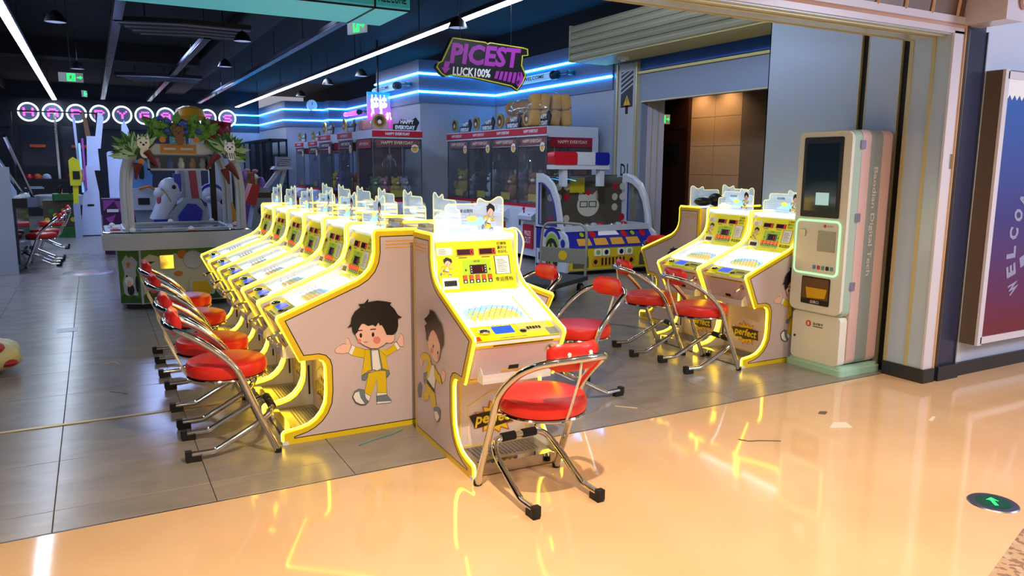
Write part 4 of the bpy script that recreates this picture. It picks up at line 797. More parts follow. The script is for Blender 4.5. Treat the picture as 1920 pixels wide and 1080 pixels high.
    cs = MB(); plate(cs, score_pt, .025, .235, .06, .285, .0045, 0, .002); plate(cs, score_pt, .05, .21, .115, .225, .0066, 1, .0005); cs.build('ticket_slot', ['print_white', 'dark_slot'], sc, smooth=False)
    # top
    MB().box(x0+.001, x1-.001, .575, .80, 1.115, 1.132).build('top_shelf', 'white_plastic', t)
    MB().box(x0+.02, x1-.02, .556, .615, 1.118, 1.140).build('top_light', 'top_light', t)
    MB().box(-.06, .06, .72, .78, 1.132, 1.15).box(-.015, .015, .70, .72, 1.132, 1.145).build('latch', 'dull_steel', t)
    ac = MB().prism([(x, 1.132+z) for x, z in SIGN_OUT], 'y', .616, .621).build('acrylic_sign', 'sign_acrylic', t, smooth=False)
    MB().tube([(x*.988, .6185, 1.132+z*.985) for x, z in SIGN_OUT], .0034, 5).build('sign_edge', 'acrylic_edge', ac)
    pr = MB()
    for i in range(5): pr.flat([(-.175, 1.165+.016*i), (.02-.012*i, 1.165+.016*i), (.02-.012*i, 1.167+.016*i), (-.175, 1.167+.016*i)], 'y', .6145, 0)
    pr.text('幸运搭档', (-.02, .6142, 1.258), XA, ZA, w=.075, h=.02, m=1, bold=.012)
    pr.flat([(.015+.032*math.cos(a), 1.215+.016*math.sin(a)) for a in [i*.524 for i in range(12)]], 'y', .6144, 2)
    pr.flat([(-.06, 1.175), (.06, 1.175), (.12, 1.21), (.06, 1.225), (.0, 1.205)], 'y', .6146, 3)
    pr.build('sign_print', ['acrylic_frost', 'print_black', 'pf_yellow', 'pf_blue'], ac, smooth=False)
    b3 = MB(); boy_mesh(b3, BOY_B, ORD_B, lambda u, v, o: (.118-(u-.52)*.19, .6148-o, 1.222+(v-.46)*.26), .0004, .00005, .006); b3.build('boy_print', BOYSL, ac, smooth=False)
    MB().box(x0+.03, x1-.03, .10, .78, .0, .031).build('plinth', 'black_plastic', t)
    return t
H = math.pi/2
LROW = ['nearest to the mall floor', 'second from the mall floor', 'third from the mall floor', 'fourth from the mall floor', 'fifth from the mall floor', 'farthest from the mall floor']
m0 = make_machine('yellow neon pinball machine facing the camera with a chrome red stool in front')
m0.location = (1.757, 3.105, 0); m0.rotation_euler.z = math.radians(-2.0)
PITCH_M = .532
for i in range(6):
    dup(m0, 'yellow neon pinball machine in the left-facing row, %s' % LROW[i], (.80, 4.265+PITCH_M*i, 0), -H)
for i in range(6):
    dup(m0, 'yellow neon pinball machine in the hidden right-facing row, %s' % LROW[i], (2.50, 4.265+PITCH_M*i, 0), H)
dup(m0, 'yellow neon pinball machine standing against the tall white kiosk', (4.20, 4.285, 0), -H)
dup(m0, 'yellow neon pinball machine second from the tall white kiosk', (4.20, 4.285+.515, 0), -H)
dup(m0, 'yellow neon pinball machine turned towards the claw machines, black bag on its top', (4.985, 5.945, 0), math.pi)
dup(m0, 'yellow neon pinball machine back to back behind the kiosk side pair', (6.08, 5.42, 0), H)

tag(MB().tube(smooth_path([(2.00, 3.72, 1.15), (2.04, 3.66, 1.17), (2.055, 3.60, 1.10), (2.05, 3.62, 1.02), (2.045, 3.70, .72), (2.05, 3.78, .35), (2.06, 3.80, .01)], 2), .005, 6).build('power_cable', 'white_plastic'), 'thin white cable hanging down the right side of the camera-facing machine', 'cable')
# ------------------------------------------------------------------ stools (local: seat centre over the origin, front legs towards +y)
def make_stool(label):
    t = thing('stool', label, 'stool', group='chrome stools with red round seats')
    MB().lathe([(.0, .408), (.185, .408), (.198, .414), (.204, .432), (.204, .458), (.196, .476), (.17, .486), (.10, .490), (.0, .491)], 32).build('seat', 'red_vinyl', t)
    MB().lathe([(.16, .396), (.199, .396), (.203, .402), (.199, .409), (.16, .409)], 32).build('seat_ring', 'chrome', t)
    side = [(.225, .205, .012), (.225, .085, .31), (.225, .035, .455), (.223, -.015, .520), (.216, -.09, .590), (.202, -.165, .645), (.172, -.235, .682), (.115, -.278, .698), (.04, -.292, .702)]
    hoop = smooth_path([Vector(p) for p in side]+[Vector((-x, y, z)) for x, y, z in reversed(side)], 2)
    MB().tube(hoop, .0172, 10).build('leg_hoop', 'chrome', t, ang=60)
    for sd in (-1, 1): MB().lathe([(.0, 0), (.0185, 0), (.0200, .004), (.0200, .024), (.0, .024)], 10, (sd*.225, .208, 0)).build('leg_tip', 'rubber', t)
    u = [(.172, -.215, .036), (.172, -.11, .036), (.170, -.09, .040), (.168, .06, .120), (.166, .13, .158), (.15, .185, .196), (.115, .205, .212), (.06, .207, .214)]
    MB().tube(smooth_path([Vector(p) for p in u]+[Vector((-x, y, z)) for x, y, z in reversed(u)], 2), .0158, 10).build('base_tube', 'chrome', t, ang=60)
    for sd in (-1, 1):
        MB().rbox(sd*.172-.018, sd*.172+.018, -.235, -.165, .0, .030, .004).rbox(sd*.172-.019, sd*.172+.019, -.240, -.208, .012, .056, .004).build('foot_cap', 'rubber', t)
        MB().tube([(sd*.022, .207, .214), (sd*.095, .207, .2135)], .0222, 10).build('grip', 'rubber', t)
        MB().tube([(sd*.16, .0, .40), (sd*.226, .055, .40)], .008, 6).build('bracket', 'chrome', t)
    pad = []
    for k in range(-4, 5):
        x = k*.031; d = .035*(x/.125)**2; hz = .061 if abs(k) < 4 else .042; yy = -.268+d
        pad.append([(x, yy+sy*w_, .706+sz*hz*v_) for sy, w_, sz, v_ in ((-1, .016, 1, .55), (-1, .010, 1, .85), (0, 0, 1, 1), (1, .010, 1, .85), (1, .017, 1, .5), (1, .018, -1, .0), (1, .017, -1, .5), (1, .010, -1, .85), (0, 0, -1, 1), (-1, .010, -1, .85), (-1, .016, -1, .55))])
    pd = MB().loft(pad).build('back_pad', 'red_vinyl', t, ang=60)
    MB().lathe([(.0, 0), (.009, 0), (.009, .004), (0, .004)], 8, (-.055, -.289, .725), axis='y').lathe([(.0, 0), (.009, 0), (.009, .004), (0, .004)], 8, (.055, -.289, .725), axis='y').build('screw', 'print_white', pd)
    MB().tube([(0, -.297, .70), (0, -.288, .62), (0, -.215, .44), (0, -.195, .402)], .006, 6).build('back_strut', 'cream_plastic', t)
    return t
s0 = make_stool('red round stool pulled up to the camera-facing pinball machine, on the tan floor'); s0.location = (1.735, 2.862, 0); s0.rotation_euler.z = math.radians(2)
for y, a, n in ((4.165, -2, 'nearest to the mall floor'), (4.725, 1, 'second from the mall floor'), (5.60, 2, 'third from the mall floor'), (6.355, -1, 'farthest from the mall floor')):
    dup(s0, 'red round stool at the left-facing pinball row, %s' % n, (.558, y, 0), -H+math.radians(a))
dup(s0, 'red round stool right of the camera-facing machine, pad turned sideways', (2.74, 4.06, 0), H+math.radians(6))
dup(s0, 'red round stool half hidden behind the stool right of the camera-facing machine', (2.74, 4.86, 0), H+math.radians(3))
dup(s0, 'red round stool at the kiosk side machines, farther from the kiosk', (3.935, 4.82, 0), -H+math.radians(-13))
dup(s0, 'red round stool at the kiosk side machines, nearer to the kiosk', (3.965, 4.255, 0), -H+math.radians(-7))
dup(s0, 'red round stool whose pad shows behind the machine by the toy car booth', (5.30, 6.20, 0), math.pi+math.radians(-8))
for i, y in enumerate((13.05, 13.75, 15.6)):
    dup(s0, 'red round stool by the far left games, %s' % ('nearest one', 'middle one', 'farthest one')[i], (-.72+.02*i, y, 0), H)

# ------------------------------------------------------------------ kiosk (front faces -X)
mat('kiosk_cream', '#e3e5da', .3); mat('kiosk_mint', '#a9c4b6', .35); mat('kiosk_pink', '#d8b7b4', .35); mat('kiosk_grey', '#93a0a4', .35); mat('kiosk_base', '#a8d0bc', .3); mat('kiosk_letter', '#dcdee2', .4); mat('screen_navy', '#1d3247', .08)
mat('led_green', '#b0ffc0', .3, emit=(.35, 1, .45), es=1.1); mat('note_blue', '#b8e8f0', .5, emit=(.45, .8, .9), es=.35); mat('logo_red', '#d8342a', .4); mat('tray_yellow', '#e0b010', .4); mat('lilac_metal', '#b8b0d8', .25, .8)
K = thing('ticket_kiosk', 'tall white prize ball kiosk with dark screen and pink striped side', 'kiosk', (4.66, 3.545, 0))
# local: x depth 0..0.43, y 0..0.46
MB().rbox(-.015, .44, -.03, .47, .0, .045, .03).rbox(0, .43, -.015, .455, .045, .065, .03).build('base', 'kiosk_base', K)
rb = lambda x0, x1, y0, y1, z0, z1, r, mt, nm, par=K: MB().prism(rrect(y0, y1, z0, z1, r, 5), 'x', x0, x1).build(nm, mt, par)
rb(.0, .075, .01, .435, .065, .43, .035, 'kiosk_cream', 'lower_door'); rb(-.03, -.002, .0, .45, .445, 1.76, .05, 'kiosk_cream', 'front_frame')
rb(-.002, .075, .0, .45, .43, 1.765, .05, 'kiosk_mint', 'mint_band'); rb(.078, .17, .0, .45, .07, 1.77, .05, 'kiosk_pink', 'pink_band'); rb(.17, .30, .0, .45, .07, 1.768, .05, 'kiosk_grey', 'grey_band'); rb(.30, .405, .0, .45, .07, 1.77, .05, 'kiosk_pink', 'pink_band')
MB().box(.405, .42, .03, .42, .06, 1.72).build('back_plate', 'black_plastic', K)
sc_ = rb(-.036, -.028, .065, .40, 1.145, 1.72, .012, 'black_plastic', 'screen_bezel'); MB().box(-.038, -.036, .095, .372, 1.19, 1.675).build('screen', 'screen_navy', sc_)
MB().box(-.040, -.038, .155, .268, 1.235, 1.325).build('notice', 'note_blue', sc_)
pn = rb(-.036, -.028, .05, .42, .735, 1.115, .03, 'kiosk_cream', 'scan_panel')
ring = [(y, z) for y, z in rrect(.045, .425, .73, 1.12, .035, 5)]
MB().tube([(-.034, y, z) for y, z in ring], .0075, 6, closed=True).build('led_ring', 'led_green', pn)
MB().box(-.040, -.036, .075, .225, .90, 1.05).build('scan_window', 'dull_steel', pn); MB().rbox(-.046, -.036, .335, .385, 1.0, 1.05, .01, axis='x').build('coin_button', 'steel', pn)
ic = MB()
for i, m in enumerate((4, 0, 1, 2, 3)): ic.prism(rrect(.075+.038*i, .103+.038*i, .765, .795, .005, 2), 'x', -.0375, -.0362, m)
ic.build('app_icons', ['print_black', 'app_teal', 'logo_red', 'app_blue', 'app_teal'], pn)
lg = MB().disc((-.0372, .17, 1.085), .012, 'x', 0).text('宝点数字', (-.0372, .125, 1.085), (0, -1, 0), ZA, w=.05, m=1); lg.build('panel_logo', ['logo_red', 'print_black'], pn, smooth=False)
hb = rb(-.034, -.028, .095, .345, .50, .705, .012, 'black_plastic', 'outlet_frame'); MB().box(-.037, -.034, .105, .335, .54, .695).build('outlet_cavity', 'hazel', hb)
MB().prism([(.13, .555), (.285, .545), (.30, .625), (.115, .625)], 'x', -.041, -.036).build('outlet_cup', 'tray_yellow', hb)
MB().text('出珠口', (-.0355, .22, .52), (0, -1, 0), ZA, w=.075, h=.024, bold=.01).build('outlet_text', 'print_white', hb, smooth=False)
lg = MB().disc((-.0012, .285, .345), .024, 'x', 0).text('B', (-.002, .285, .345), (0, -1, 0), ZA, h=.026, m=2, bold=.03).text('宝点数字', (-.0012, .20, .35), (0, -1, 0), ZA, w=.09, m=1, bold=.015).flat([(.155, .327), (.245, .327), (.245, .333), (.155, .333)], 'x', -.0012, 1); lg.build('door_logo', ['logo_red', 'print_black', 'print_white'], K, smooth=False)
MB().lathe([(0, 0), (.009, 0), (.009, .006), (0, .006)], 10, (-.004, .405, .23), axis='x').build('lock', 'black_plastic', K)
MB().text('Baodian Digital Tech', (.237, -.0015, 1.12), (0, 0, -1), (1, 0, 0), w=.78, h=.055, bold=.012).build('side_lettering', 'kiosk_letter', K, smooth=False)
for z in (1.665, 1.155, .66): MB().rbox(.055, .10, -.012, .002, z-.03, z+.03, .005, axis='y').build('hinge', 'lilac_metal', K)
for y in (.05, .4): MB().lathe([(0, 0), (.02, 0), (.02, .01), (0, .01)], 8, (.2, y, -.0)).build('foot', 'rubber', K)

# ------------------------------------------------------------------ toy car prize booth (front faces -Y)
mat('booth_white', '#c9cdd2', .35); mat('booth_blue', '#1a2490', .3); mat('booth_yellow', '#d8c41c', .35); mat('booth_orange', '#d89c18', .35); mat('booth_brown', '#5b5142', .5); mat('leaf_green', '#9cb840', .4)
P = thing('prize_booth', 'toy car shaped prize booth with red, white and blue siren light on top', 'game machine', (5.60, 8.67, 0))
# local: x 0..1.58, y 0 front..0.85 back
prof = [(.0, .05), (.82, .05), (.82, 1.40), (.70, 1.40), (.55, 1.37), (.38, 1.27), (.24, 1.08), (.16, .85), (.12, .70), (.02, .62), (-.02, .52), (-.03, .2)]
cutw = [(.20, .66), (.62, .66), (.66, .70), (.66, 1.22), (.60, 1.27), (.48, 1.24), (.36, 1.13), (.27, .98), (.21, .80)]
prof = [(.0, .05), (.82, .05), (.82, .64), (.16, .64), (.02, .56), (-.02, .46), (-.03, .2)]
arch_o = [(.12, .62), (.15, .80), (.23, 1.06), (.37, 1.26), (.54, 1.36), (.70, 1.40), (.82, 1.40), (.82, .62)]
arch_i = [(.24, .68), (.26, .80), (.325, 1.0), (.435, 1.16), (.57, 1.245), (.66, 1.27), (.73, 1.27), (.73, .68)]
cutw = arch_i
for x in (0, 1.54):
    MB().prism(prof, 'x', x, x+.04).build('side_wall', 'booth_white', P)
    MB().loft([[(x, a[0], a[1]), (x+.04, a[0], a[1]), (x+.04, b[0], b[1]), (x, b[0], b[1])] for a, b in zip(arch_o+arch_o[:1], arch_i+arch_i[:1])], 0, False).build('side_arch', 'booth_white', P)
    wx = x-.003 if x == 0 else x+.0405
    MB().prism(cutw, 'x', wx, wx+.0025).build('side_window', 'glass', P, smooth=False); MB().tube([(wx, y, z) for y, z in cutw], .011, 6, closed=True).build('window_trim', 'booth_blue', P)
MB().box(.04, 1.40, .77, .82, .05, 1.38).build('back_wall', 'booth_brown', P); MB().prism([(.0, .06), (.75, .06), (.75, .60), (.20, .60), (.0, .38)], 'x', .04, 1.54).build('body', 'booth_white', P)
# windscreen: curved glass following the profile
ws = [(.17, .66), (.19, .80), (.26, 1.04), (.39, 1.23), (.55, 1.33), (.70, 1.37)]
g = MB().loft([[(x, y, z) for x in (.05, 1.53)] for y, z in ws], 0, False, False); g.build('windscreen', 'glass', P, fixn=False)
MB().tube([(.04, y-.005, z) for y, z in ws], .018, 6).tube([(1.54, y-.005, z) for y, z in ws], .018, 6).build('screen_rib', 'booth_white', P)
MB().box(.04, 1.54, .15, .21, .60, .68).build('sill', 'booth_white', P)
dk = MB().add([(.03, -.02, .385), (1.55, -.02, .385), (1.55, .18, .62), (.03, .18, .62)], [(0, 1, 2, 3)]).build('button_deck', 'booth_blue', P)
q = MB()
def dp(u, v, off=.004): return Vector((.03+1.52*u, -.02+.20*v, .385+.235*v))+Vector((0, -.235, .20)).normalized()*off
for i in range(4): q.add([dp(.12+.185*i, .12), dp(.27+.185*i, .12), dp(.265+.185*i, .5), dp(.125+.185*i, .5)], [(0, 1, 2, 3)], 0)
for u, m in ((.2, 1), (.32, 2), (.68, 2), (.78, 1), (.9, 2)): q.add([dp(u+.035*math.cos(a), .72+.2*math.sin(a)) for a in [i*.6 for i in range(10)]], [tuple(range(10))], m)
for u, m in ((.2, 3), (.78, 3)): q.add([dp(u+.024*math.cos(a), .72+.13*math.sin(a), .006) for a in [i*.6 for i in range(10)]], [tuple(range(10))], m)
q.add([dp(.38, .65), dp(.62, .65), dp(.6, .9), dp(.4, .9)], [(0, 1, 2, 3)], 4)
q.build('deck_print', ['orange_print', 'print_black', 'booth_red', 'leaf_green', 'print_white'], dk, smooth=False)
fr = MB().box(.05, 1.53, -.02, .02, .08, .37).build('front_panel', 'booth_yellow', P)
MB().prism(rrect(.42, 1.16, .12, .25, .03, 3), 'y', -.026, -.02).build('grille', 'booth_orange', fr)
gs = MB()
for i in range(7): gs.prism(rrect(.58+.062*i, .608+.062*i, .13, .24, .012, 2), 'y', -.029, -.026)
gs.disc((.48, -.028, .185), .032, 'y', 0, 12).disc((1.10, -.028, .185), .032, 'y', 0, 12).build('grille_slot', 'dark_slot', fr, smooth=False)
for x in (.10, 1.24): MB().prism([(x, .11), (x+.26, .11), (x+.26, .22)]+arc(x+.13, .22, .13, 0, 180, 8)[1:-1]+[(x, .22)], 'y', -.03, -.021).build('prize_door', 'steel', fr)
for x in (.46, .60, .86, 1.0):
    bb = MB().prism(rrect(x, x+.12, .265, .365, .02, 3), 'y', -.03, -.02).build('front_badge', 'print_white', fr)
    MB().disc((x+.06, -.0305, .315), .036, 'y', 0, 10).build('badge_print', 'leaf_green' if x in (.46, 1.0) else 'print_black', bb, smooth=False)
for x in (.15, .78): MB().box(x, x+.08, .35, .45, 1.22, 1.47).build('siren_post', 'booth_white', P)
MB().box(-.02, .93, .32, .50, 1.46, 1.52).build('siren_bar', 'booth_white', P)
for x0, x1, m in ((-.02, .37, 'booth_red'), (.37, .67, 'booth_white'), (.67, .92, 'booth_blue')):
    MB().prism(rrect(x0, x1, 1.52, 1.70, .04 if m != 'booth_white' else .005, 3), 'y', .31, .49).build('siren_lamp', m, P)
# side graphics: wheel, arch, blue panel, letter
wl = MB(); yc, zc = .36, .27
wl.prism([(yc+.17*math.cos(a), zc+.235*math.sin(a)) for a in [i*.314 for i in range(20)]], 'x', -.012, -.001, 0)
for i in range(5):
    a0 = i*1.2566+.35; wl.flat([(yc+.03*math.cos(a0+.5), zc+.04*math.sin(a0+.5)), (yc+.125*math.cos(a0), zc+.17*math.sin(a0)), (yc+.13*math.cos(a0+.4), zc+.178*math.sin(a0+.4)), (yc+.125*math.cos(a0+.85), zc+.17*math.sin(a0+.85))], 'x', -.0125, 1)
wl.build('wheel', ['print_black', 'leaf_green'], P, smooth=False)
sg = MB().flat([(.62, .06), (.80, .06), (.80, .62), (.62, .62)], 'x', -.0015, 0)
o1 = arc(.36, .44, .24, 20, 160, 10, .22); i1 = arc(.36, .44, .18, 160, 20, 10, .16); sg.flat(o1+i1, 'x', -.0015, 0); o1 = arc(.36, .33, .20, 20, 160, 10, .24); i1 = arc(.36, .33, .14, 160, 20, 10, .17); sg.flat(o1+i1, 'x', -.0015, 1)
sg.disc((-.0015, .08, .45), .06, 'x', 0, 12); sg.text('D', (-.002, .68, .22), (0, -1, 0), ZA, h=.22, m=2, bold=.05); sg.build('side_print', ['booth_blue', 'leaf_green', 'booth_white'], P, smooth=False)
# poster inside the booth
ps = MB().flat([(.10, .64), (1.48, .64), (1.48, 1.34), (.10, 1.34)], 'y', .748, 0)
for i in range(5):
    for j in range(4):
        if (i+j) % 2 == 0 or j > 1: ps.disc((.2+.14*(i if i < 3 else i+5.2), .746, .74+.155*j), .055, 'y', 1 if (i*3+j) % 4 else 3, 12)
ps.disc((.86, .745, .93), .2, 'y', 1, 20, .17).flat([(.68, 1.02), (.70, 1.16), (.80, 1.07)], 'y', .7448, 1).flat([(1.04, 1.02), (1.02, 1.16), (.92, 1.07)], 'y', .7448, 1)
for x in (.78, .94): ps.flat([(x-.07, .90), (x+.07, .90), (x+.07, .99), (x-.07, .99)], 'y', .744, 4).flat([(x-.055, .912), (x+.055, .912), (x+.055, .978), (x-.055, .978)], 'y', .743, 1)
ps.flat([(.86, 1.07), (.93, 1.12), (.86, 1.17), (.79, 1.12)], 'y', .743, 3)
ps.flat([(.50, 1.12), (.76, 1.12), (.76, 1.34), (.50, 1.34)], 'y', .70, 2)
ps.build('poster_print', ['booth_brown', 'cream_plastic', 'booth_yellow', 'booth_red', 'print_black'], P, smooth=False)
for i in range(9):
    MB().lathe([(0, 0), (.05, .0), (.062, .03), (.05, .075), (.02, .09), (0, .09)], 10, (.2+.145*i, .42+.05*(i % 3), .60)).build('prize_capsule', ('steel', 'booth_white', 'booth_red')[i % 3], P)
for x in (.1, 1.45):
    for y in (.1, .7): MB().lathe([(0, 0), (.03, 0), (.03, .05), (0, .05)], 10, (x, y, 0)).build('foot', 'rubber', P)
# ------------------------------------------------------------------ platform cart
mat('cart_grey', '#8c9088', .4, .2); mat('cart_deck', '#3d4347', .6); mat('cart_sticker', '#e0c020', .4)
Ct = thing('platform_cart', 'grey folding platform cart parked before the toy car booth', 'cart', (4.667, 7.575, 0), math.radians(-60))
MB().rbox(-.34, .34, -.52, .38, .15, .20, .04).build('deck', 'cart_deck', Ct)
# handle frame at the rear (+y)
hp = [(-.31, .33, .20), (-.31, .36, .70), (-.27, .365, .79), (-.20, .366, .82), (.20, .366, .82), (.27, .365, .79), (.31, .36, .70), (.31, .33, .20)]
MB().tube(smooth_path(hp, 1), .016, 8).build('handle', 'cart_grey', Ct)
cp = MB().box(-.30, .30, .335, .35, .34, .52).build('crossplate', 'cart_grey', Ct); MB().lathe([(0, -.003), (.06, -.003), (.06, 0), (0, 0)], 16, (.0, .334, .43), axis='y').build('round_sticker', 'cart_sticker', cp)
for x in (-.27, .27):
    for y in (-.42, .28):
        c_ = MB().lathe([(0, -.02), (.055, -.02), (.065, -.01), (.065, .01), (.055, .02), (0, .02)], 14, (x, y, .065), axis='x').build('caster', 'rubber', Ct); MB().box(x-.03, x+.03, y-.03, y+.03, .12, .15).lathe([(0, -.024), (.03, -.024), (.03, .024), (0, .024)], 10, (x, y, .065), axis='x').build('fork', 'steel', c_)
# ------------------------------------------------------------------ claw machines (local: x 0..w, base front y=0, faces -y)
mat('claw_white', '#c2cadb', .35); mat('claw_red', '#b01226', .35); mat('claw_red_inner', '#94162c', .4); mat('gold', '#b8a04a', .3, .6); mat('claw_dark', '#1c2228', .5); mat('back_print', '#5d1822', .5); mat('price_yellow', '#b8ac2e', .5); mat('logo_white', '#d8dce4', .45); mat('badge_cream', '#e4dcc0', .4)
CW, CD = .945, 1.13
def topper(t):
    m = MB().lathe([(0, 0), (.125, 0), (.125, .03), (0, .03)], 22, (.17, .24, 2.275), axis='y').build('medallion', 'gold', t)
    MB().disc((.17, .2395, 2.275), .095, 'y', 0, 18).disc((.17, .239, 2.30), .055, 'y', 1, 12).disc((.17, .2385, 2.26), .036, 'y', 2, 12).build('medallion_print', ['hazel', 'hair_black', 'skin'], m, smooth=False)
    l = MB().prism([(.42, 2.125), (.86, 2.125), (.89, 2.20), (.93, 2.27), (.86, 2.36), (.78, 2.31), (.56, 2.32), (.53, 2.24), (.43, 2.23)], 'y', .24, .26).build('logo_board', 'print_black', t)
    MB().text('HAPPY', (.69, .237, 2.275), XA, ZA, w=.26, h=.075, bold=.05).text('EVERYDAY', (.65, .237, 2.175), XA, ZA, w=.38, h=.07, bold=.05).build('logo_text', 'logo_white', l, smooth=False)
def make_claw(label):
    t = thing('claw_machine', label, 'claw machine', group='white and red claw machines'); w, d = CW, CD
    MB().prism([(.02, .08), (d, .08), (d, .84), (.16, .84), (.02, .80)], 'x', .005, w-.005).build('base_cabinet', 'claw_white', t)
    MB().box(.0, w, .155, d, .84, .885).build('red_belt', 'claw_red', t)
    for x in (.004, w-.022):
        for y in (.165, d-.03): MB().box(x, x+.018, y, y+.018, .885, 1.97).build('post', 'dull_steel', t)
    MB().box(.03, w-.03, .176, .182, .89, 1.96).build('front_glass', 'case_glass', t, smooth=False)
    for x in (.022, w-.026): MB().box(x, x+.005, .20, d-.03, .89, 1.96).build('side_glass', 'case_glass', t, smooth=False)
    bp = MB().box(.04, w-.04, d-.02, d-.005, .885, 1.97).build('back_board', 'back_print', t)
    MB().disc((w/2, d-.022, 1.42), .30, 'y', 0, 24, .26).disc((w/2, d-.024, 1.40), .19, 'y', 1, 20, .17).flat([(.10, 1.0), (.85, 1.0), (.85, 1.10), (.10, 1.10)], 'y', d-.022, 0).text('HAPPY EVERYDAY', (w/2, d-.0255, 1.05), XA, ZA, w=.6, h=.05, m=2).build('back_artwork', ['claw_dark', 'hazel', 'logo_white'], bp, smooth=False)
    MB().box(.03, w-.03, .2, d-.02, .885, .93).build('prize_bed', 'claw_dark', t)
    top = MB().box(.0, w, .16, d, 1.97, 2.12).build('top_box', 'claw_white', t)
    MB().box(-.002, w+.002, .148, .16, 2.0, 2.105).build('header_band', 'claw_red', top); MB().text('HAPPY EVERYDAY', (w/2, .1465, 2.053), XA, ZA, w=.46, h=.05, bold=.03).build('header_text', 'logo_white', top, smooth=False)
    ib = MB().box(.06, w-.06, .184, .188, 1.84, 1.955).build('inner_band', 'claw_red_inner', t); MB().text('HAPPY EVERYDAY', (w/2, .1755, 1.90), XA, ZA, w=.60, h=.055, bold=.01).build('inner_text', 'badge_cream', ib, smooth=False)
    for x in (.006, w-.006):
        sbn = MB().box(x-.004, x+.004, .24, d-.08, 1.80, 1.955).build('side_band', 'claw_red_inner', t)
        MB().text('HAPPY EVERYDAY', (x+(.006 if x > .5 else -.006), (d+.16)/2, 1.88), (0, 1 if x > .5 else -1, 0), ZA, w=.55, h=.05, bold=.01).build('side_text', 'badge_cream', sbn, smooth=False)
    bd = MB().lathe([(0, 0), (.075, 0), (.075, .006), (0, .006)], 18, (w-.14, .166, 1.80), axis='y').build('round_badge', 'badge_cream', t); MB().disc((w-.14, .1655, 1.79), .05, 'y', 0, 14).build('badge_print', 'orange_print', bd, smooth=False)
    MB().tube([(.06, .17, 1.93), (.06, .165, 1.82), (w-.06, .165, 1.82), (w-.06, .17, 1.93)], .006, 5).build('light_bar', 'dull_steel', t)
    c = MB().tube([(.1, .6, 1.93), (w-.1, .6, 1.93)], .018, 6).tube([(w/2, .6, 1.93), (w/2, .6, 1.70)], .012, 6).lathe([(0, 1.60), (.04, 1.60), (.055, 1.66), (.03, 1.72), (0, 1.72)], 10, (w/2, .6, 0)).build('claw_carriage', 'steel', t)
    for k in range(3):
        a = k*2.094+.3; ca, sa = math.cos(a), math.sin(a); MB().tube(smooth_path([(w/2+ca*.03, .6+sa*.03, 1.63), (w/2+ca*.13, .6+sa*.13, 1.58), (w/2+ca*.15, .6+sa*.15, 1.48), (w/2+ca*.07, .6+sa*.07, 1.38)], 1), .009, 5).build('prong', 'chrome', c)
    for z in (1.32, 1.12): MB().box(.05, w-.05, d-.3, d-.03, z, z+.012).build('glass_shelf', 'glass', t, smooth=False)
    cb = MB().prism([(.03, .62), (-.07, .66), (-.08, .72), (.03, .80)], 'x', .46, w-.04).build('control_box', 'claw_white', t); MB().tube([(.58, -.02, .74), (.58, -.03, .82)], .012, 6).ball((.58, -.03, .83), .025, n=8, k=6).build('joystick', 'claw_red', cb)
    MB().lathe([(0, 0), (.028, 0), (.028, .018), (0, .018)], 10, (.78, -.03, .735)).build('push_button', 'claw_red', cb)
    pd = MB().rbox(.50, .82, .0, .021, .20, .58, .02, axis='y').build('prize_hatch', 'claw_red', t); MB().text('PRIZE', (.66, -.0015, .44), XA, ZA, w=.20, h=.075, bold=.01).text('OUT', (.66, -.0015, .33), XA, ZA, w=.20, h=.11, bold=.01).build('hatch_text', 'logo_white', pd, smooth=False)
    cp = MB().box(.36, .40, .005, .021, .55, .66).build('coin_plate', 'claw_dark', t)
    MB().box(.33, w-.30, .19, .194, .93, 1.05).build('price_card', 'price_yellow', t); MB().lathe([(0, 0), (.02, 0), (.02, .01), (0, .01)], 8, (.06, .158, 2.02), axis='y').build('speaker_port', 'claw_dark', t)
    for x in (.08, w-.08):
        for y in (.12, d-.1): MB().lathe([(0, 0), (.03, 0), (.03, .08), (0, .08)], 8, (x, y, 0)).build('foot', 'rubber', t)
    topper(t); return t
c0 = make_claw('claw machine nearest to the toy car booth, white side panel showing'); c0.location = (6.05, 10.22+CW, 0); c0.rotation_euler.z = -H
MB().box(CW-.004, CW+.006, 1.02, 1.13, .885, 1.96).build('side_frame', 'claw_white', c0)
sp = MB().prism(rrect(.18, 1.12, 1.95, 2.11, .02, 3), 'x', CW, CW+.006).build('side_cap', 'claw_white', c0)
CL = [c0]
for i, lab in enumerate(('second claw machine from the toy car booth', 'third claw machine from the toy car booth', 'claw machine of the right row farthest from the toy car booth')):
    CL.append(dup(c0, lab, (6.05, 10.22+CW*(i+2)+.003*i, 0), -H))
CL.append(dup(c0, 'claw machine facing the camera in front of the wall corner', (4.37, 12.95, 0), 0))
CL.append(dup(c0, 'claw machine facing left directly behind the corner claw machine', (4.19, 14.25+CW, 0), -H)); CL.append(dup(c0, 'claw machine facing left, second behind the corner claw machine', (4.19, 15.72+CW, 0), -H))
CL.append(dup(c0, 'distant claw machine near the far grey wall, nearer one', (5.05, 20.1+CW, 0), -H)); CL.append(dup(c0, 'distant claw machine near the far grey wall, farther one', (5.05, 21.6+CW, 0), -H))
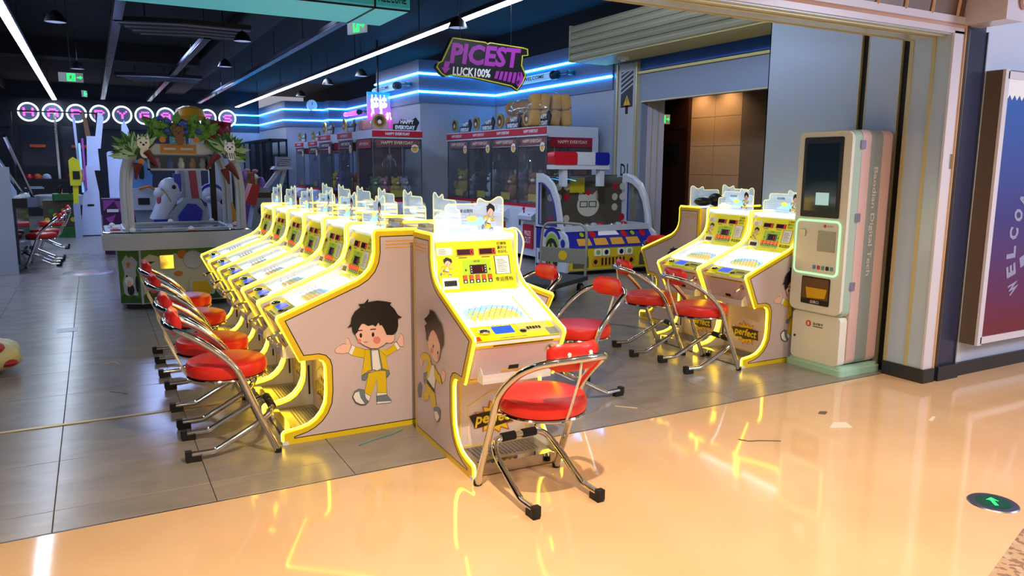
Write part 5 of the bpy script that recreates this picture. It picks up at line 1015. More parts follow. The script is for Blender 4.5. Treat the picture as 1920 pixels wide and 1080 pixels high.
# plush toys inside
PLC = {'blue': '#3f7fae', 'brown': '#8a5a34', 'yellow': '#b59a34', 'pink': '#b07086', 'green': '#5a7a30', 'white': '#aab0b4', 'purple': '#73509a', 'orange': '#a8642c'}
for k, v in PLC.items(): mat('plush_'+k, v, .9, noise=.15, nscale=20)
PL = {}
def plush(kind, loc, rz, s, label, grp):
    if kind not in PL:
        t = thing('plush_toy', label, 'plush toy', group=grp); m = 'plush_'+kind
        MB().ball((0, 0, .11), .10, .09, .11).build('body', m, t); h = MB().ball((0, -.01, .26), .085, .08, .078).build('head', m, t)
        for sd in (-1, 1):
            MB().ball((sd*.065, 0, .335), .03, .02, .032, n=8, k=6).build('ear', m, h); MB().ball((sd*.035, -.085, .275), .011, n=6, k=5).build('eye', 'hair_black', h)
            MB().ball((sd*.10, -.04, .14), .032, .04, .06, n=8, k=6).build('arm', m, t); MB().ball((sd*.06, -.09, .035), .04, .06, .035, n=8, k=6).build('foot', m, t)
        MB().ball((0, -.085, .24), .032, .02, .022, n=8, k=6).build('muzzle', 'badge_cream', h); t.location = loc; t.rotation_euler.z = rz; t.scale = (s, s, s); PL[kind] = t
    else:
        o = dup(PL[kind], label, loc, rz); o.scale = (s, s, s); o['group'] = grp
names = ['nearest to the toy car booth', 'second from the toy car booth', 'third from the toy car booth', 'farthest from the toy car booth']
kinds = [['yellow', 'green', 'blue', 'brown'], ['blue', 'pink', 'brown', 'white'], ['brown', 'white', 'pink', 'orange'], ['white', 'brown', 'green', 'yellow']]
for i in range(4):
    for j, k in enumerate(kinds[i]):
        y = 10.22+CW*i+.16+.20*j; x = 6.05+.42+.24*((j+i) % 3); z = .93
        plush(k, (x, y, z), -H+.4*(j-1.5), 1.25+.15*(j % 2), '%s plush bear inside the claw machine %s' % (k, names[i]), 'plush bears in the claw machines')
for lab, X0, Y0, ks in (('corner claw machine facing the camera', 4.55, 13.55, ['green', 'pink', 'yellow', 'white']),):
    for j, k in enumerate(ks): plush(k, (X0+.2*j, Y0+.1*(j % 2), .93), .2*(j-1), 1.0, '%s plush bear inside the %s' % (k, lab), 'plush bears in the claw machines')
for lab, Y0, ks in (('left-facing claw machine behind the corner one', 14.4, ['blue', 'purple', 'orange', 'pink']), ('second left-facing claw machine behind the corner one', 15.88, ['purple', 'green', 'yellow'])):
    for j, k in enumerate(ks): plush(k, (4.62+.2*(j % 2), Y0+.2*j, .93), -H, 1.2, '%s plush bear inside the %s' % (k, lab), 'plush bears in the claw machines')
# bags of plush on top of the claw machines
glassmat('film', (.96, .97, 1), white=.06, rough=.12); mat('bread_plush', '#a87c4c', .85, noise=.2, nscale=10); mat('toast_plush', '#c09454', .85, noise=.15, nscale=10); mat('pink_plush', '#c88a90', .8, noise=.2, nscale=8)
def plush_bag(label, loc, rz, m, n, L, r, stack=1):
    t = thing('plush_bag', label, 'bag', loc, rz, 'film bags of plush on the claw machines')
    for row in range(stack):
        for i in range(n):
            x = -L/2+L*(i+.5)/n+.02*math.sin(3*i+row); a = .22*math.sin(2.3*i+row*1.7); ca, sa = math.cos(a), math.sin(a); zz = r*(.75+1.30*row)
            if m == 'bread_plush': MB().ball((x, .02*math.sin(i*2.1), zz), L/n*.56, r*.85, r*.75, n=10, k=8).build('plush', m, t)
            else:
                R = [[(x+(u*ca-v*sa)*k_, y_, zz+(u*sa+v*ca)*k_) for u, v in rrect(-L/n*.5, L/n*.5, -r*.68, r*.66, .045, 3)] for y_, k_ in ((-r*.8, .75), (-r*.7, .95), (0, 1.02), (r*.7, .95), (r*.8, .75))]
                MB().loft(R).build('plush', m, t, ang=50)
    e = MB().ball((0, 0, r*(.75+.68*(stack-1))), L/2*1.12, r*1.06, r*(.80+.68*(stack-1)), n=18, k=10); e.build('film_wrap', 'film', t)
    MB().tube([(-L/2*1.05, 0, r*.9), (-L/2*1.3, .0, r*1.3), (-L/2*1.42, 0, r*1.5)], [.03, .012, .05], 8).build('gathered_end', 'film', t)
    f = MB()
    for dx, dz in ((-.03, .0), (.03, .0), (0, -.04)): f.ball((L/2*.92+.03, dx, r*.9+dz), .012, n=6, k=5)
    f.build('stitched_face', 'hair_black', t)
plush_bag('film bag of brown bread roll plush on the claw row, left of the toast bag', (6.45, 11.35, 2.12), -H, 'bread_plush', 6, 1.0, .17, 2)
plush_bag('film bag of toast shaped plush on the claw row, nearest the white side panel', (6.50, 10.62, 2.12), -.35, 'toast_plush', 4, .66, .19, 2)
plush_bag('film bag of pale pink plush on the claw machine behind the corner one', (4.62, 13.75, 2.12), .1, 'pink_plush', 3, .55, .14)
# black glass shelves
mat('shelf_black', '#0a0d16', .35)
t = thing('glass_cabinet', 'black framed glass cabinet standing in the far corner', 'cabinet', (4.75, 24.0, 0))
for i in range(5):
    y = 1.5*i*.75; MB().box(0, .06, y-.03, y+.03, 0, 2.25).build('front_post', 'shelf_black', t); MB().box(.5, .55, y-.03, y+.03, 0, 2.25).build('rear_post', 'shelf_black', t)
MB().box(0, .55, -.03, 4.53, 2.2, 2.27).box(0, .55, -.03, 4.53, .9, .93).box(0, .55, -.03, 4.53, .05, .12).build('rails', 'shelf_black', t); MB().box(.02, .03, 0, 4.5, .1, 2.2).build('pane', 'tinted_glass', t, smooth=False)
MB().lathe([(0, 0), (.1, 0), (.14, .12), (.08, .26), (0, .28)], 10, (.3, .9, .93)).lathe([(0, 0), (.12, 0), (.14, .1), (.06, .3), (0, .32)], 10, (.3, 2.2, .93)).build('figurine', 'plush_pink', t)
# ------------------------------------------------------------------ animal themed table game with arch
mat('tbl_white', '#b8bcc4', .4); mat('tbl_cream', '#c4c2ac', .4); mat('leaf_dark', '#2f5a22', .55); mat('leaf_mid', '#5f8a34', .55); mat('leaf_pale', '#a9bd8e', .55); mat('berry_blue', '#2a4a9c', .4); mat('wood_brown', '#7a4a24', .5); mat('root_red', '#6a1c14', .5); mat('flower_orange', '#c8781c', .5); mat('sign_orange', '#b87828', .5); mat('box_dark', '#2a1c22', .5); mat('grass_print', '#4a7a22', .5)
A = thing('arch_game_table', 'white four player game table with green leafy arch and animal cutouts', 'game machine', (.77, 9.2, 0))
oct_ = lambda hx, hy, c: [(-hx+c, -hy), (hx-c, -hy), (hx, -hy+c*.55), (hx, hy-c*.55), (hx-c, hy), (-hx+c, hy), (-hx, hy-c*.55), (-hx, -hy+c*.55)]
MB().prism(oct_(.55, .55, .2), 'z', .0, .06).build('plinth', 'black_plastic', A)
bs = MB().prism(oct_(.60, .60, .2), 'z', .06, .63).build('base', 'tbl_white', A)
MB().prism(oct_(.73, .70, .24), 'z', .63, .78).build('apron', 'tbl_white', A)
tp = MB().prism(oct_(.72, .69, .24), 'z', .78, .80).build('top', 'tbl_white', A); MB().prism(oct_(.50, .44, .16), 'z', .80, .806).build('play_glass', 'screen_navy', tp)
MB().tube([(x, y, .815) for x, y in oct_(.52, .46, .16)], .018, 6, closed=True).build('glass_rim', 'tbl_white', tp); MB().tube([(x, y, .80) for x, y in oct_(.71, .68, .24)], .012, 6, closed=True).build('chrome_rim', 'chrome', tp)
for i, (x, y) in enumerate(((-.6, -.2), (-.45, -.58), (.1, -.6), (.5, -.55), (.62, -.1), (-.62, .2), (0, .58), (.45, .55))):
    MB().lathe([(0, 0), (.05, 0), (.05, .012), (0, .012)], 12, (x, y, .80)).build('button_ring', ('print_red', 'chrome')[i % 2], tp); MB().ball((x, y, .83), .03, .03, .025, n=10, k=6).build('button', 'print_white', tp)
# printed panels on the base
f = MB(); yb = -.6012
f.flat([(-.39, .07), (.39, .07), (.39, .62), (-.39, .62)], 'y', yb, 0)
f.flat([(-.39, .62)]+[(-.39+.078*i, .55+.025*((i*5) % 3-1)) for i in range(11)]+[(.39, .62)], 'y', yb-.001, 1)
f.flat([(-.39, .07)]+[(-.39+.06*i, .15+.05*((i*7) % 4)/3) for i in range(14)]+[(.39, .07)], 'y', yb-.001, 2)
for i in range(6): f.flat([(-.33+.01*(i % 2)+.03*math.cos(i), .22+.05*i), (-.27+.03*math.cos(i), .25+.05*i), (-.33, .28+.04*i), (-.36, .25+.05*i)], 'y', yb-.002, 1)
f.disc((.0, yb-.002, .56), .05, 'y', 3, 10).disc((-.05, yb-.003, .36), .045, 'y', 3, 10, .03)
f.build('front_print', ['tbl_cream', 'grass_print', 'leaf_dark', 'flower_orange'], bs, smooth=False)
MB().lathe([(0, -.012), (.09, -.012), (.10, 0), (0, 0)], 22, (.10, yb, .50), axis='y').build('speaker', 'tbl_white', bs); MB().box(-.22, -.09, yb-.02, yb, .42, .56).build('coin_mech', 'chrome', bs); MB().prism(rrect(.05, .30, .12, .30, .03, 3), 'y', yb-.02, yb).build('ticket_door', 'tbl_cream', bs); MB().box(.08, .27, yb-.022, yb-.02, .14, .27).build('door_window', 'tray_yellow', bs); MB().box(.27, .34, yb-.01, yb, .44, .49).build('slot', 'steel', bs)
n0 = Vector((-.11, -.2)).normalized(); a0, a1 = Vector((-.60, -.49)), Vector((-.40, -.60))
def ch(u, z, o=.002): p = a0+(a1-a0)*u+Vector((-.48, -.877))*o; return (p.x, p.y, z)
g = MB(); g.add([ch(0, .07), ch(1, .07), ch(1, .62), ch(0, .62)], [(0, 1, 2, 3)], 0)
g.add([ch(u, z, .004) for u, z in ((.2, .15), (.8, .15), (.85, .3), (.75, .4), (.88, .5), (.62, .56), (.5, .54), (.36, .57), (.15, .5), (.25, .38), (.15, .28))], [tuple(range(11))], 1)
g.add([ch(.45+r*math.cos(a), .47+r*.36*math.sin(a), .006) for a, r in [(i*math.pi/5+math.pi/2, .13 if i % 2 == 0 else .06) for i in range(10)]], [tuple(range(10))], 2)
for (u, z, ru, rz, m) in ((.5, .21, .16, .06, 3), (.45, .30, .2, .05, 4), (.45, .275, .11, .035, 5), (.8, .27, .08, .09, 3), (.36, .345, .05, .02, 3), (.38, .305, .04, .012, 3), (.52, .305, .04, .012, 3), (.45, .28, .03, .009, 3)):
    g.add([ch(u+ru*math.cos(a), z+rz*math.sin(a), .007+.0006*m) for a in [i*.524 for i in range(12)]], [tuple(range(12))], m)
g.add([ch(u, z, .005) for u, z in ((0, .07), (1, .07), (1, .14), (.8, .12), (.6, .16), (.4, .12), (.2, .17), (0, .13))], [tuple(range(8))], 6)
g.build('skunk_print', ['grass_print', 'tbl_white', 'flower_orange', 'hair_black', 'print_white', 'skin', 'leaf_dark'], bs, smooth=False)
MB().tube([ch(1, .06, .006), ch(1, .63, .006)], .012, 6).build('corner_strip', 'tbl_white', bs)
# arch
for x, sd in ((-.47, -1), (.62, 1)):
    for y in (-.52, .45):
        MB().loft([[(x+sd*dx+ex, y+ey, z) for ex, ey in ((-.045, -.04), (.045, -.04), (.045, .04), (-.045, .04))] for dx, z in ((.0, .80), (-.0, 1.25), (-.02, 1.42), (-.07, 1.60), (-.14, 1.70))]).build('arch_leg', 'tbl_white', A)
        MB().tube([(x+sd*dx, y-.045, z) for dx, z in ((0, .82), (0, 1.25), (-.02, 1.42), (-.07, 1.58))], .012, 6).build('leg_trim', 'tbl_white', A)
hd = MB().box(-.28, .42, -.56, -.48, 1.60, 1.70).build('header', 'tbl_white', A); MB().box(-.14, .20, -.568, -.56, 1.605, 1.695).build('header_plate', 'sign_orange', hd); MB().box(-.11, .0, -.573, -.568, 1.64, 1.66).box(.05, .17, -.573, -.568, 1.64, 1.66).build('header_slot', 'tbl_white', hd)
MB().box(-.46, .55, -.5, .46, 1.66, 1.70).build('roof_frame', 'tbl_white', A)
bx_ = MB().box(-.26, .34, -.50, -.30, 1.43, 1.45).box(-.26, .34, -.50, -.30, 1.58, 1.60).box(-.26, -.24, -.50, -.30, 1.43, 1.6).box(.32, .34, -.50, -.30, 1.43, 1.6).box(-.26, .34, -.32, -.30, 1.43, 1.6).build('display_box', 'tbl_white', A); MB().box(-.25, .33, -.505, -.50, 1.44, 1.59).build('display_glass', 'glass', bx_, smooth=False); MB().box(-.24, .32, -.325, -.321, 1.45, 1.58).build('display_back', 'box_dark', bx_)
for i, (x, m) in enumerate(((-.17, 'plush_pink'), (-.05, 'berry_blue'), (.06, 'badge_cream'), (.17, 'sign_orange'), (.27, 'plush_white'))): MB().lathe([(0, 0), (.03, 0), (.035, .05), (.02, .08), (.024, .10), (0, .12)], 8, (x, -.42, 1.45)).build('display_figure', m, bx_)
MB().box(-.05, .10, -.60, -.57, 1.70, 1.775).build('name_plate', 'app_teal', hd); MB().flat([(-.03, 1.72), (.08, 1.72), (.075, 1.735), (-.025, 1.735)], 'y', -.602).flat([(-.02, 1.745), (.07, 1.745), (.06, 1.755), (-.03, 1.757)], 'y', -.602).build('name_print', 'tbl_white', hd, smooth=False)
lf = None
rng = random.Random(3)
def leaf(x, y, z, L, ang, m, wf=.30):
    w = L*wf; mb = MB()
    P = [(0, 0), (w*.7, L*.3), (w*.8, L*.55), (0, L), (-w*.8, L*.55), (-w*.7, L*.3)]
    ca, sa = math.cos(ang), math.sin(ang)
    v = [(x+u*ca-q*sa*1, y-.02*(i % 3), z+u*sa+q*ca) for i, (u, q) in enumerate(P)]
    mb.add(v+[(a, b+.008, c) for a, b, c in v], [tuple(range(6)), tuple(range(11, 5, -1))]+[(i, (i+1) % 6, 6+(i+1) % 6, 6+i) for i in range(6)])
    mb.build('leaf', m, A, smooth=False)
for i in range(40):     # left and right fans
    for cx, sd in ((-.38, 1), (.50, -1)):
        a = -1.9+3.2*i/39 if sd > 0 else -1.3+3.2*i/39
        leaf(cx+rng.uniform(-.03, .03), -.60-.004*(i % 5), 1.60+rng.uniform(-.03, .04), rng.uniform(.17, .25), a*-1 if sd < 0 else a*-1+0.0, ('leaf_pale', 'leaf_mid', 'leaf_mid', 'leaf_dark', 'leaf_pale')[i % 5], .17)
for i in range(54): leaf(rng.uniform(-.26, .34), -.58-.004*(i % 6), 1.72+rng.uniform(0, .18), rng.uniform(.10, .17), rng.uniform(-1.2, 1.2), ('leaf_dark', 'leaf_mid', 'leaf_mid')[i % 3])
for i in range(9): MB().ball((rng.uniform(-.22, .26), -.62, 1.80+rng.uniform(0, .17)), .035, .03, .03, n=8, k=6).build('berry', 'berry_blue', A)
for x, z in ((-.12, 1.74), (.20, 1.74), (-.36, 1.66), (.44, 1.70), (.55, 1.60), (-.33, 1.52)): MB().lathe([(0, -.01), (.032, -.006), (.032, .006), (0, .01)], 7, (x, -.625, z), axis='y').build('flower', 'flower_orange', A)
for x, z, dx in ((-.28, 1.62, .10), (-.36, 1.50, -.03), (.40, 1.60, -.12), (.50, 1.50, .10), (.46, 1.45, .04)): MB().tube([(x, -.63, z), (x+dx*.5, -.635, z-.07), (x+dx, -.63, z-.16)], [.045, .03, .01], 7).build('root', 'root_red', A)
def critter(name, c, s, body, spots):
    k = MB(); x, z = c
    k.lathe([(0, 0), (s, 0), (s, .015), (0, .015)], 16, (x, -.66, z), axis='y', sy=1.05).lathe([(0, 0), (s*.8, 0), (s*.8, .015), (0, .015)], 14, (x+s*.2, -.652, z-s*1.5), axis='y', sy=1.2)
    for sd in (-1, 1): k.prism([(x+sd*s*.35, z+s*.7), (x+sd*s*.95, z+s*.6), (x+sd*s*.75, z+s*1.55)], 'y', -.66, -.65)
    o = k.build(name, body, A, smooth=False); q = MB()
    for sd in (-1, 1): q.disc((x+sd*s*.4, -.6615, z+s*.1), s*.16, 'y', 0, 8)
    q.disc((x, -.6615, z-s*.25), s*.2, 'y', 0, 8)
    for i in range(spots): q.flat([(x-s*.6+.4*s*i, z-s*1.0), (x-s*.45+.4*s*i, z-s*1.0), (x-s*.3+.4*s*i, z-s*2.1), (x-s*.45+.4*s*i, z-s*2.1)], 'y', -.6535, 0)
    q.build('cutout_face', 'hair_black', o, smooth=False)
critter('deer_cutout', (-.30, 1.70), .06, 'badge_cream', 0); critter('lion_cutout', (.03, 1.82), .055, 'wood_brown', 0); critter('zebra_cutout', (.52, 1.67), .055, 'print_white', 4)

# ------------------------------------------------------------------ food shaped roof behind the arch
mat('bun_yellow', '#c8901c', .3); mat('tomato_red', '#8c1a24', .3); mat('foam_white', '#b4bccc', .4)
t = thing('food_sign', 'burger and red bumps sign rising behind the leafy arch', 'sign', (1.45, 12.0, 0))
MB().lathe([(0, 2.10), (.19, 2.12), (.22, 2.17), (.18, 2.27), (.09, 2.31), (0, 2.32)], 18, (-.16, 0, 0)).build('bun', 'bun_yellow', t); MB().prism([(.0, 1.80), (.36, 1.80), (.40, 2.10), (.02, 2.15)], 'y', .0, .2).build('red_block', 'tomato_red', t)
for x in (.12, .27): MB().ball((x, -.02, 1.98), .10, .08, .12, n=12, k=8).build('red_bump', 'tomato_red', t)
MB().prism(rrect(-.20, .0, 1.7, 2.10, .09, 4), 'y', -.08, -.02).build('white_cloud', 'foam_white', t); MB().box(.10, .18, .30, .36, 0, 1.9).box(-.18, .38, .18, .36, 1.76, 1.82).build('stand', 'black_plastic', t)

# ------------------------------------------------------------------ horse ride
mat('ride_white', '#b9c0d0', .35); mat('ride_grey', '#8f9aa8', .4); mat('ride_blue', '#14249c', .3); mat('ride_red', '#a83a48', .4); mat('bridle', '#a88838', .5)
R_ = thing('horse_ride', 'white and blue horse kiddie ride seen through the arch', 'kiddie ride', (1.08, 11.6, 0))
MB().box(-.36, .34, -.05, .55, 0, .36).build('base', 'ride_grey', R_)
MB().prism([(-.26, .36), (.36, .36), (.34, .75), (.24, 1.0), (.02, 1.02), (-.14, .86), (-.24, .70)], 'y', -.08, .35).build('body', 'ride_grey', R_); MB().prism([(-.07, .70), (.22, .70), (.25, .85), (.17, .94), (.06, .95), (-.07, .78)], 'y', -.11, -.08).build('blue_plate', 'ride_blue', R_)
MB().box(-.38, -.16, -.12, .12, .58, .74).build('blue_block', 'ride_blue', R_)
h = MB().ball((-.14, .05, 1.14), .16, .12, .17).tube([(-.14, .05, 1.1), (-.22, .05, .9), (-.30, .05, .70)], [.12, .13, .14], 12).ball((-.26, .05, 1.08), .10, .09, .10).build('horse_head', 'ride_white', R_)
MB().box(-.09, .0, -.03, .13, 1.12, 1.36).build('mane', 'ride_blue', h); MB().ball((-.10, -.075, 1.18), .028, .02, .03, n=8, k=6).build('eye', 'hair_black', h); MB().tube([(-.26, -.05, 1.16), (-.20, -.075, 1.08), (-.15, -.08, .98)], .010, 5).build('bridle', 'bridle', h); MB().ball((-.285, .0, .98), .04, .05, .09, n=8, k=6).build('tongue', 'ride_red', h)
bk = MB().prism([(-.02, 1.0), (.30, 1.0), (.30, 1.55), (-.04, 1.55)], 'y', .30, .40).build('back_panel', 'ride_white', R_); MB().prism([(.16, 1.0), (.26, 1.0), (.22, 1.55), (.12, 1.55)], 'y', .29, .30).build('red_stripe', 'ride_red', bk); MB().box(.0, .08, .29, .30, 1.0, 1.5).build('grey_stripe', 'ride_grey', bk)
# second ride head to the right
t = thing('puppy_ride', 'small white and blue animal ride right of the horse ride', 'kiddie ride', (1.62, 12.75, 0)); MB().ball((0, 0, 1.02), .17, .14, .14).ball((-.02, -.1, .97), .08, .08, .05).build('head', 'ride_white', t); MB().prism(arc(0, 1.02, .18, 20, 170, 8), 'y', -.05, .12).build('cap', 'ride_blue', t); MB().tube([(0, 0, .95), (.08, 0, .7), (.12, 0, .1)], [.09, .12, .14], 10).build('body', 'ride_white', t); MB().box(-.2, .3, -.2, .2, 0, .12).build('base', 'ride_red', t); MB().box(-.06, .04, -.14, -.1, .94, .99).build('nose', 'hair_black', t)
t = thing('orange_seat', 'orange moulded ride seat between the arch legs', 'seat', (1.83, 12.0, 0)); MB().prism([(-.14, .45), (.16, .45), (.16, .62), (.02, .70), (-.04, .95), (-.14, .95)], 'y', -.15, .15).build('shell', 'bun_yellow', t); MB().box(-.1, .12, -.1, .1, 0, .45).build('pedestal', 'ride_grey', t)
# blue swing seat with white rocket base
t = thing('rocket_ride', 'blue backed rocket ride with orange handles behind the arch', 'kiddie ride', (.70, 13.1, 0)); MB().prism([(-.18, 1.12), (.10, 1.12), (.12, 1.32), (.06, 1.42), (.04, 1.54), (-.12, 1.56), (-.16, 1.42)], 'y', 0, .1).build('seat_back', 'app_blue', t); MB().prism(rrect(-.07, .0, 1.26, 1.48, .03, 3), 'y', -.012, 0).build('back_opening', 'dark_slot', t); MB().prism([(-.22, .80), (.12, .80), (.22, .95), (.20, 1.12), (-.22, 1.12)], 'y', -.25, .2).build('hull', 'ride_white', t); MB().tube([(-.1, -.28, 1.12), (.05, -.30, 1.16), (.12, -.30, 1.10), (.14, -.3, 1.02)], .022, 6).build('handle', 'flower_orange', t); MB().box(-.15, .15, -.15, .15, 0, .8).build('pedestal', 'ride_grey', t); MB().box(-.12, .04, -.26, -.25, .88, .98).build('hull_vent', 'dark_slot', t)
mat('pink_print', '#a04a9a', .45); mat('plum', '#4a1444', .45)
t = thing('dance_console', 'purple and pink triangle patterned game console base', 'game machine', (.42, 14.2, 0)); MB().box(-.32, .32, 0, .4, .0, .92).build('cabinet', 'plum', t); q = MB()
for P_ in ([(-.30, .72), (-.12, .90), (-.30, .90)], [(-.05, .68), (.12, .88), (-.14, .88)], [(.02, .66), (.30, .80), (.20, .60)], [(.14, .86), (.30, .90), (.30, .78)], [(-.28, .60), (-.12, .66), (-.2, .5)]): q.flat(P_, 'y', -.002, 0)
for i in range(5):
    for j in range(6): q.flat([(.05+.05*i, .10+.07*j), (.08+.05*i, .135+.07*j), (.05+.05*i, .17+.07*j), (.02+.05*i, .135+.07*j)], 'y', -.002, 0)
q.build('triangle_print', 'pink_print', t, smooth=False); MB().lathe([(0, -.01), (.13, -.01), (.13, 0), (0, 0)], 16, (-.18, 0, .20), axis='y').build('wheel_print', 'foam_white', t); MB().tube([(-.18+.09*math.cos(a), -.012, .2+.09*math.sin(a)) for a in [k*.5236 for k in range(12)]], .012, 5, closed=True).build('wheel_ring', 'plum', t); MB().box(-.25, -.08, -.006, 0, .70, .75).build('name_plate', 'print_white', t)
# white blaster cabinets
t = thing('blaster_cabinet', 'tall white shooting game cabinet with white blades on top', 'game machine', (.05, 18.2, 0))
MB().prism([(-.34, .02), (.05, .02), (.05, .9), (-.02, 1.45), (-.15, 1.45), (-.26, .75)], 'y', -.2, .5).build('shell', 'ride_white', t); MB().prism([(-.14, 1.35), (.10, 1.35), (.08, 2.05), (-.10, 2.05)], 'y', 0, .3).build('tower', 'ride_white', t); MB().prism([(-.12, 2.0), (-.02, 2.0), (-.06, 2.35), (-.16, 2.62)], 'y', .05, .15).build('gold_blade', 'hazel', t); MB().prism([(.02, 1.8), (.14, 1.8), (.24, 2.45), (.14, 2.55)], 'y', .02, .1).build('white_blade', 'ride_white', t); MB().prism([(-.30, 1.4), (-.26, 1.4), (-.28, 2.4), (-.33, 2.45)], 'y', -.1, 0).build('white_blade', 'ride_white', t)
MB().box(-.20, -.16, -.22, -.2, .95, 2.0).build('pink_edge', 'pink_print', t); MB().box(-.26, -.22, -.22, -.2, .9, 1.9).build('light_edge', 'tube_blue', t); MB().box(-.18, -.06, -.206, -.2, .62, .66).build('label_plate', 'black_plastic', t); MB().prism([(-.36, 1.0), (-.2, 1.15), (-.2, 1.4), (-.3, 1.3)], 'y', -.3, -.2).build('pink_wing', 'plush_pink', t)
t = thing('blaster_cabinet', 'white shooting game tower left of the leafy arch', 'game machine', (.42, 18.6, 0)); MB().prism(rrect(-.12, .12, .4, 1.75, .05, 3), 'y', 0, .35).build('tower', 'ride_white', t); MB().box(.12, .26, 0, .3, 0, 1.70).build('side_pod', 'foam_white', t); MB().prism([(.18, 1.7), (.28, 1.7), (.34, 2.2), (.26, 2.42), (.20, 2.3)], 'y', 0, .1).build('white_blade', 'ride_white', t); MB().box(-.12, .26, .02, .3, 0, .4).build('base', 'ride_white', t)
mat('robot_yellow', '#c8c01c', .35); mat('jungle_green', '#2c6a2c', .5); mat('jungle_brown', '#4a3a24', .5)
t = thing('robot_figure', 'yellow robot gun hung on the white shooting cabinet', 'toy gun', (-.32, 17.6, 0)); MB().prism([(-.08, 1.05), (.10, 1.05), (.14, 1.25), (.10, 1.55), (.0, 1.62), (-.08, 1.55)], 'y', 0, .15).build('shell', 'robot_yellow', t); MB().box(-.02, .10, -.01, 0, 1.18, 1.34).build('visor', 'dark_slot', t); MB().prism([(-.05, .7), (.04, .7), (.06, 1.05), (-.04, 1.05)], 'y', .02, .12).build('grip', 'robot_yellow', t); MB().box(-.06, .06, 0, .2, 0, .7).build('post', 'ride_grey', t)
t = thing('jungle_cabinet', 'low green jungle game cabinet behind the far left stools', 'game machine', (-.62, 17.9, 0)); MB().box(-.3, .32, 0, .5, 0, .75).build('cabinet', 'jungle_brown', t); q = MB().flat([(-.3, 0), (.32, 0), (.32, .2), (-.3, .24)], 'y', -.002, 0)
for i in range(8): q.disc((-.24+.075*i, -.003, .36+.18*((i*5) % 3)/2), .05, 'y', 0 if i % 2 else 1, 8)
q.build('jungle_print', ['jungle_green', 'robot_yellow'], t, smooth=False); MB().rbox(-.12, .3, -.06, .4, .75, .88, .05).build('green_top', 'jungle_green', t); MB().tube([(.0, .1, .88), (.05, .1, 1.05)], .03, 6).tube([(.2, .1, .88), (.22, .1, 1.1)], .03, 6).build('toy_gun', 'black_plastic', t)
# black basketball style cabinet
mat('cab_black', '#0d1016', .3); mat('cab_screen', '#20293a', .12); mat('rim_orange', '#c8501c', .5)
t = thing('basketball_cabinet', 'black double basketball arcade cabinet against the back wall', 'game machine', (-.85, 25.2, 0))
MB().box(-1.05, 1.1, .25, 1.6, 0, .95).box(-1.05, 1.1, 1.5, 1.6, .95, 2.62).build('cabinet', 'cab_black', t); MB().box(-1.05, 1.1, .2, .26, .95, 1.05).build('front_rail', 'cab_black', t)
for x in (-1.03, .03, 1.07): MB().box(x-.03, x+.03, .25, .31, .95, 2.92).build('front_post', 'chrome' if x == .03 else 'cab_black', t)
for x0, x1 in ((-.95, -.06), (.12, 1.0)):
    bb = MB().box(x0, x1, 1.47, 1.5, 1.4, 2.58).build('backboard', 'cab_screen', t); MB().tube([((x0+x1)/2+.16*math.cos(a), 1.28+.16*math.sin(a), 1.95) for a in [k*.5236 for k in range(12)]], .014, 5, closed=True).box((x0+x1)/2-.2, (x0+x1)/2+.2, 1.4, 1.47, 1.95, 2.03).build('hoop', 'rim_orange', bb)
    for k in range(3): MB().ball((x0+.2+.22*k, .6, 1.07), .12, n=12, k=8).build('ball', ('claw_red', 'rim_orange', 'foam_white')[k], t)
MB().box(-1.05, 1.1, .25, .31, 2.90, 2.94).build('top_rail', 'cab_black', t); MB().box(-.85, -.38, .240, .246, .77, .81).box(-.80, -.42, .240, .246, .82, .84).build('name_strip', 'foam_white', t, smooth=False)
# far left game
t = thing('air_game_console', 'white and navy coin game at the left edge beside three stools', 'game machine', (-1.02, 12.15, 0)); MB().prism([(0, .03), (2.2, .03), (2.2, 1.05), (.1, 1.45), (0, 1.40)], 'x', -.35, -.05).build('cabinet', 'ride_white', t); MB().prism([(.10, .12), (2.2, .12), (2.2, .78), (.10, .90)], 'x', -.05, .08).build('front_panel', 'cab_screen', t); MB().prism([(.06, .90), (2.2, .80), (2.2, .98), (.06, 1.02)], 'x', -.05, .22).build('control_shelf', 'cab_black', t)
for k in range(4): MB().lathe([(0, 0), (.06, 0), (.05, .05), (0, .06)], 10, (.10, .25+.45*k, .99)).build('button', 'print_white', t)
for k in range(2): MB().tube([(.02-.25*k, .2, 1.85), (.22-.1*k, 1.2, 1.0)], .025, 6).build('guard_rail', 'chrome', t)
MB().box(-.36, .05, -.03, .08, .0, 1.44).build('end_frame', 'ride_white', t)
t = thing('white_tub_game', 'pale blue tub game with orange lever behind the far left stools', 'game machine', (-.75, 21.5, 0)); MB().lathe([(0, .35), (.3, .35), (.5, .5), (.52, .72), (.46, .74), (0, .70)], 20).build('tub', 'plush_white', t); MB().tube([(.05, -.1, .7), (.05, -.1, .95)], .04, 8).build('lever', 'rim_orange', t); MB().lathe([(0, 0), (.2, 0), (.15, .35), (0, .35)], 14).build('foot', 'ride_grey', t)
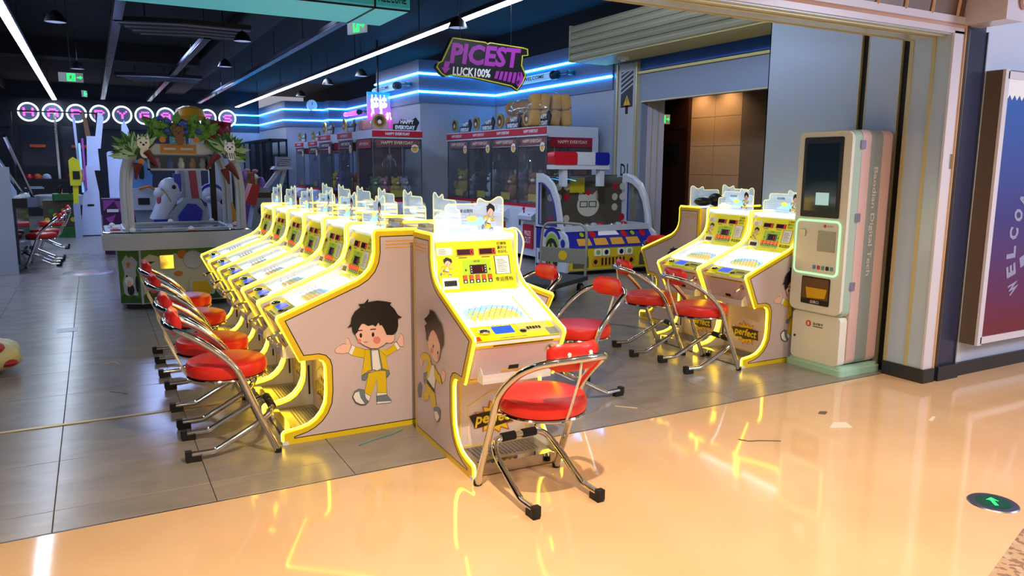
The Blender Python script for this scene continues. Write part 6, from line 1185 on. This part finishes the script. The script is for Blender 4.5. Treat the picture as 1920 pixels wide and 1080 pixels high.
# gift shaped toy and racing cabinet at the right of the arch
mat('gift_purple', '#8a5aac', .4); mat('gift_yellow', '#b0a82c', .4)
t = thing('gift_ride', 'yellow and purple bear and gift shaped ride right of the arch', 'kiddie ride', (2.28, 13.2, 0)); MB().ball((-.02, 0, 1.2), .20, .16, .18).build('gift_body', 'gift_yellow', t); MB().ball((-.12, -.14, 1.30), .07, .06, .1).ball((.16, -.08, 1.14), .08, .07, .16).ball((-.1, -.1, 1.08), .09, .08, .14).build('purple_ears', 'gift_purple', t); MB().box(-.02, .05, -.18, -.1, 1.08, 1.36).build('ribbon', 'ride_red', t); MB().box(-.2, .2, -.15, .2, 0, 1.05).build('pedestal', 'gift_purple', t); MB().ball((-.04, -.06, 1.40), .05, .05, .03).ball((.08, -.06, 1.39), .05, .05, .03).build('bow', 'pink_plush', t)
t = thing('racing_simulator', 'grey racing simulator with red seat and slanted blue mast', 'game machine', (2.3, 12.4, 0)); MB().prism([(-.20, .35), (.25, .35), (.20, .75), (.14, 1.12), (-.02, 1.15), (-.12, .75)], 'y', 0, .4).build('shell', 'ride_grey', t); MB().prism([(-.26, .90), (-.10, .86), (-.02, 1.18), (-.14, 1.20)], 'y', -.1, .3).build('seat_back', 'claw_red', t); MB().box(-.05, .22, -.01, 0, .98, 1.06).build('name_strip', 'cab_black', t); MB().ball((.02, -.1, .78), .10, .06, .07, n=10, k=6).build('steering_wheel', 'cab_black', t)
MB().prism([(.05, 1.10), (.12, 1.10), (.38, 1.42), (.30, 1.42)], 'y', .1, .2).prism([(.26, 1.05), (.33, 1.05), (.44, 1.42), (.38, 1.42)], 'y', .1, .2).build('mast', 'ride_white', t); MB().prism([(.14, 1.10), (.26, 1.05), (.38, 1.42), (.37, 1.42)], 'y', .12, .18).build('mast_panel', 'app_blue', t); MB().prism([(.20, 1.42), (.52, 1.42), (.50, 1.47), (.24, 1.47)], 'y', 0, .25).build('screen_hood', 'ride_white', t)
for k in range(4): MB().box(.30+.025*k, .42+.03*k, .05, .1, 1.49+.03*k, 1.505+.03*k).build('fin', 'ride_white', t)
MB().box(.28, .50, .1, .2, 1.46, 1.62).build('fin_frame', 'ride_grey', t); MB().box(-.3, .4, 0, .5, 0, .36).build('base', 'ride_grey', t)
t = thing('white_photo_cabinet', 'plain white cabinet behind the right arch leg', 'game machine', (2.12, 15.2, 0)); MB().box(-.18, .18, 0, .4, .0, 1.6).build('cabinet', 'ride_white', t); MB().box(-.14, .14, -.01, 0, .75, 1.0).build('recess', 'cab_black', t); MB().lathe([(0, -.01), (.07, -.01), (.07, 0), (0, 0)], 12, (.05, 0, 1.25), axis='y').build('pink_disc', 'pink_plush', t); MB().box(.18, .3, .05, .4, 0, 1.7).build('dark_edge', 'cab_black', t)
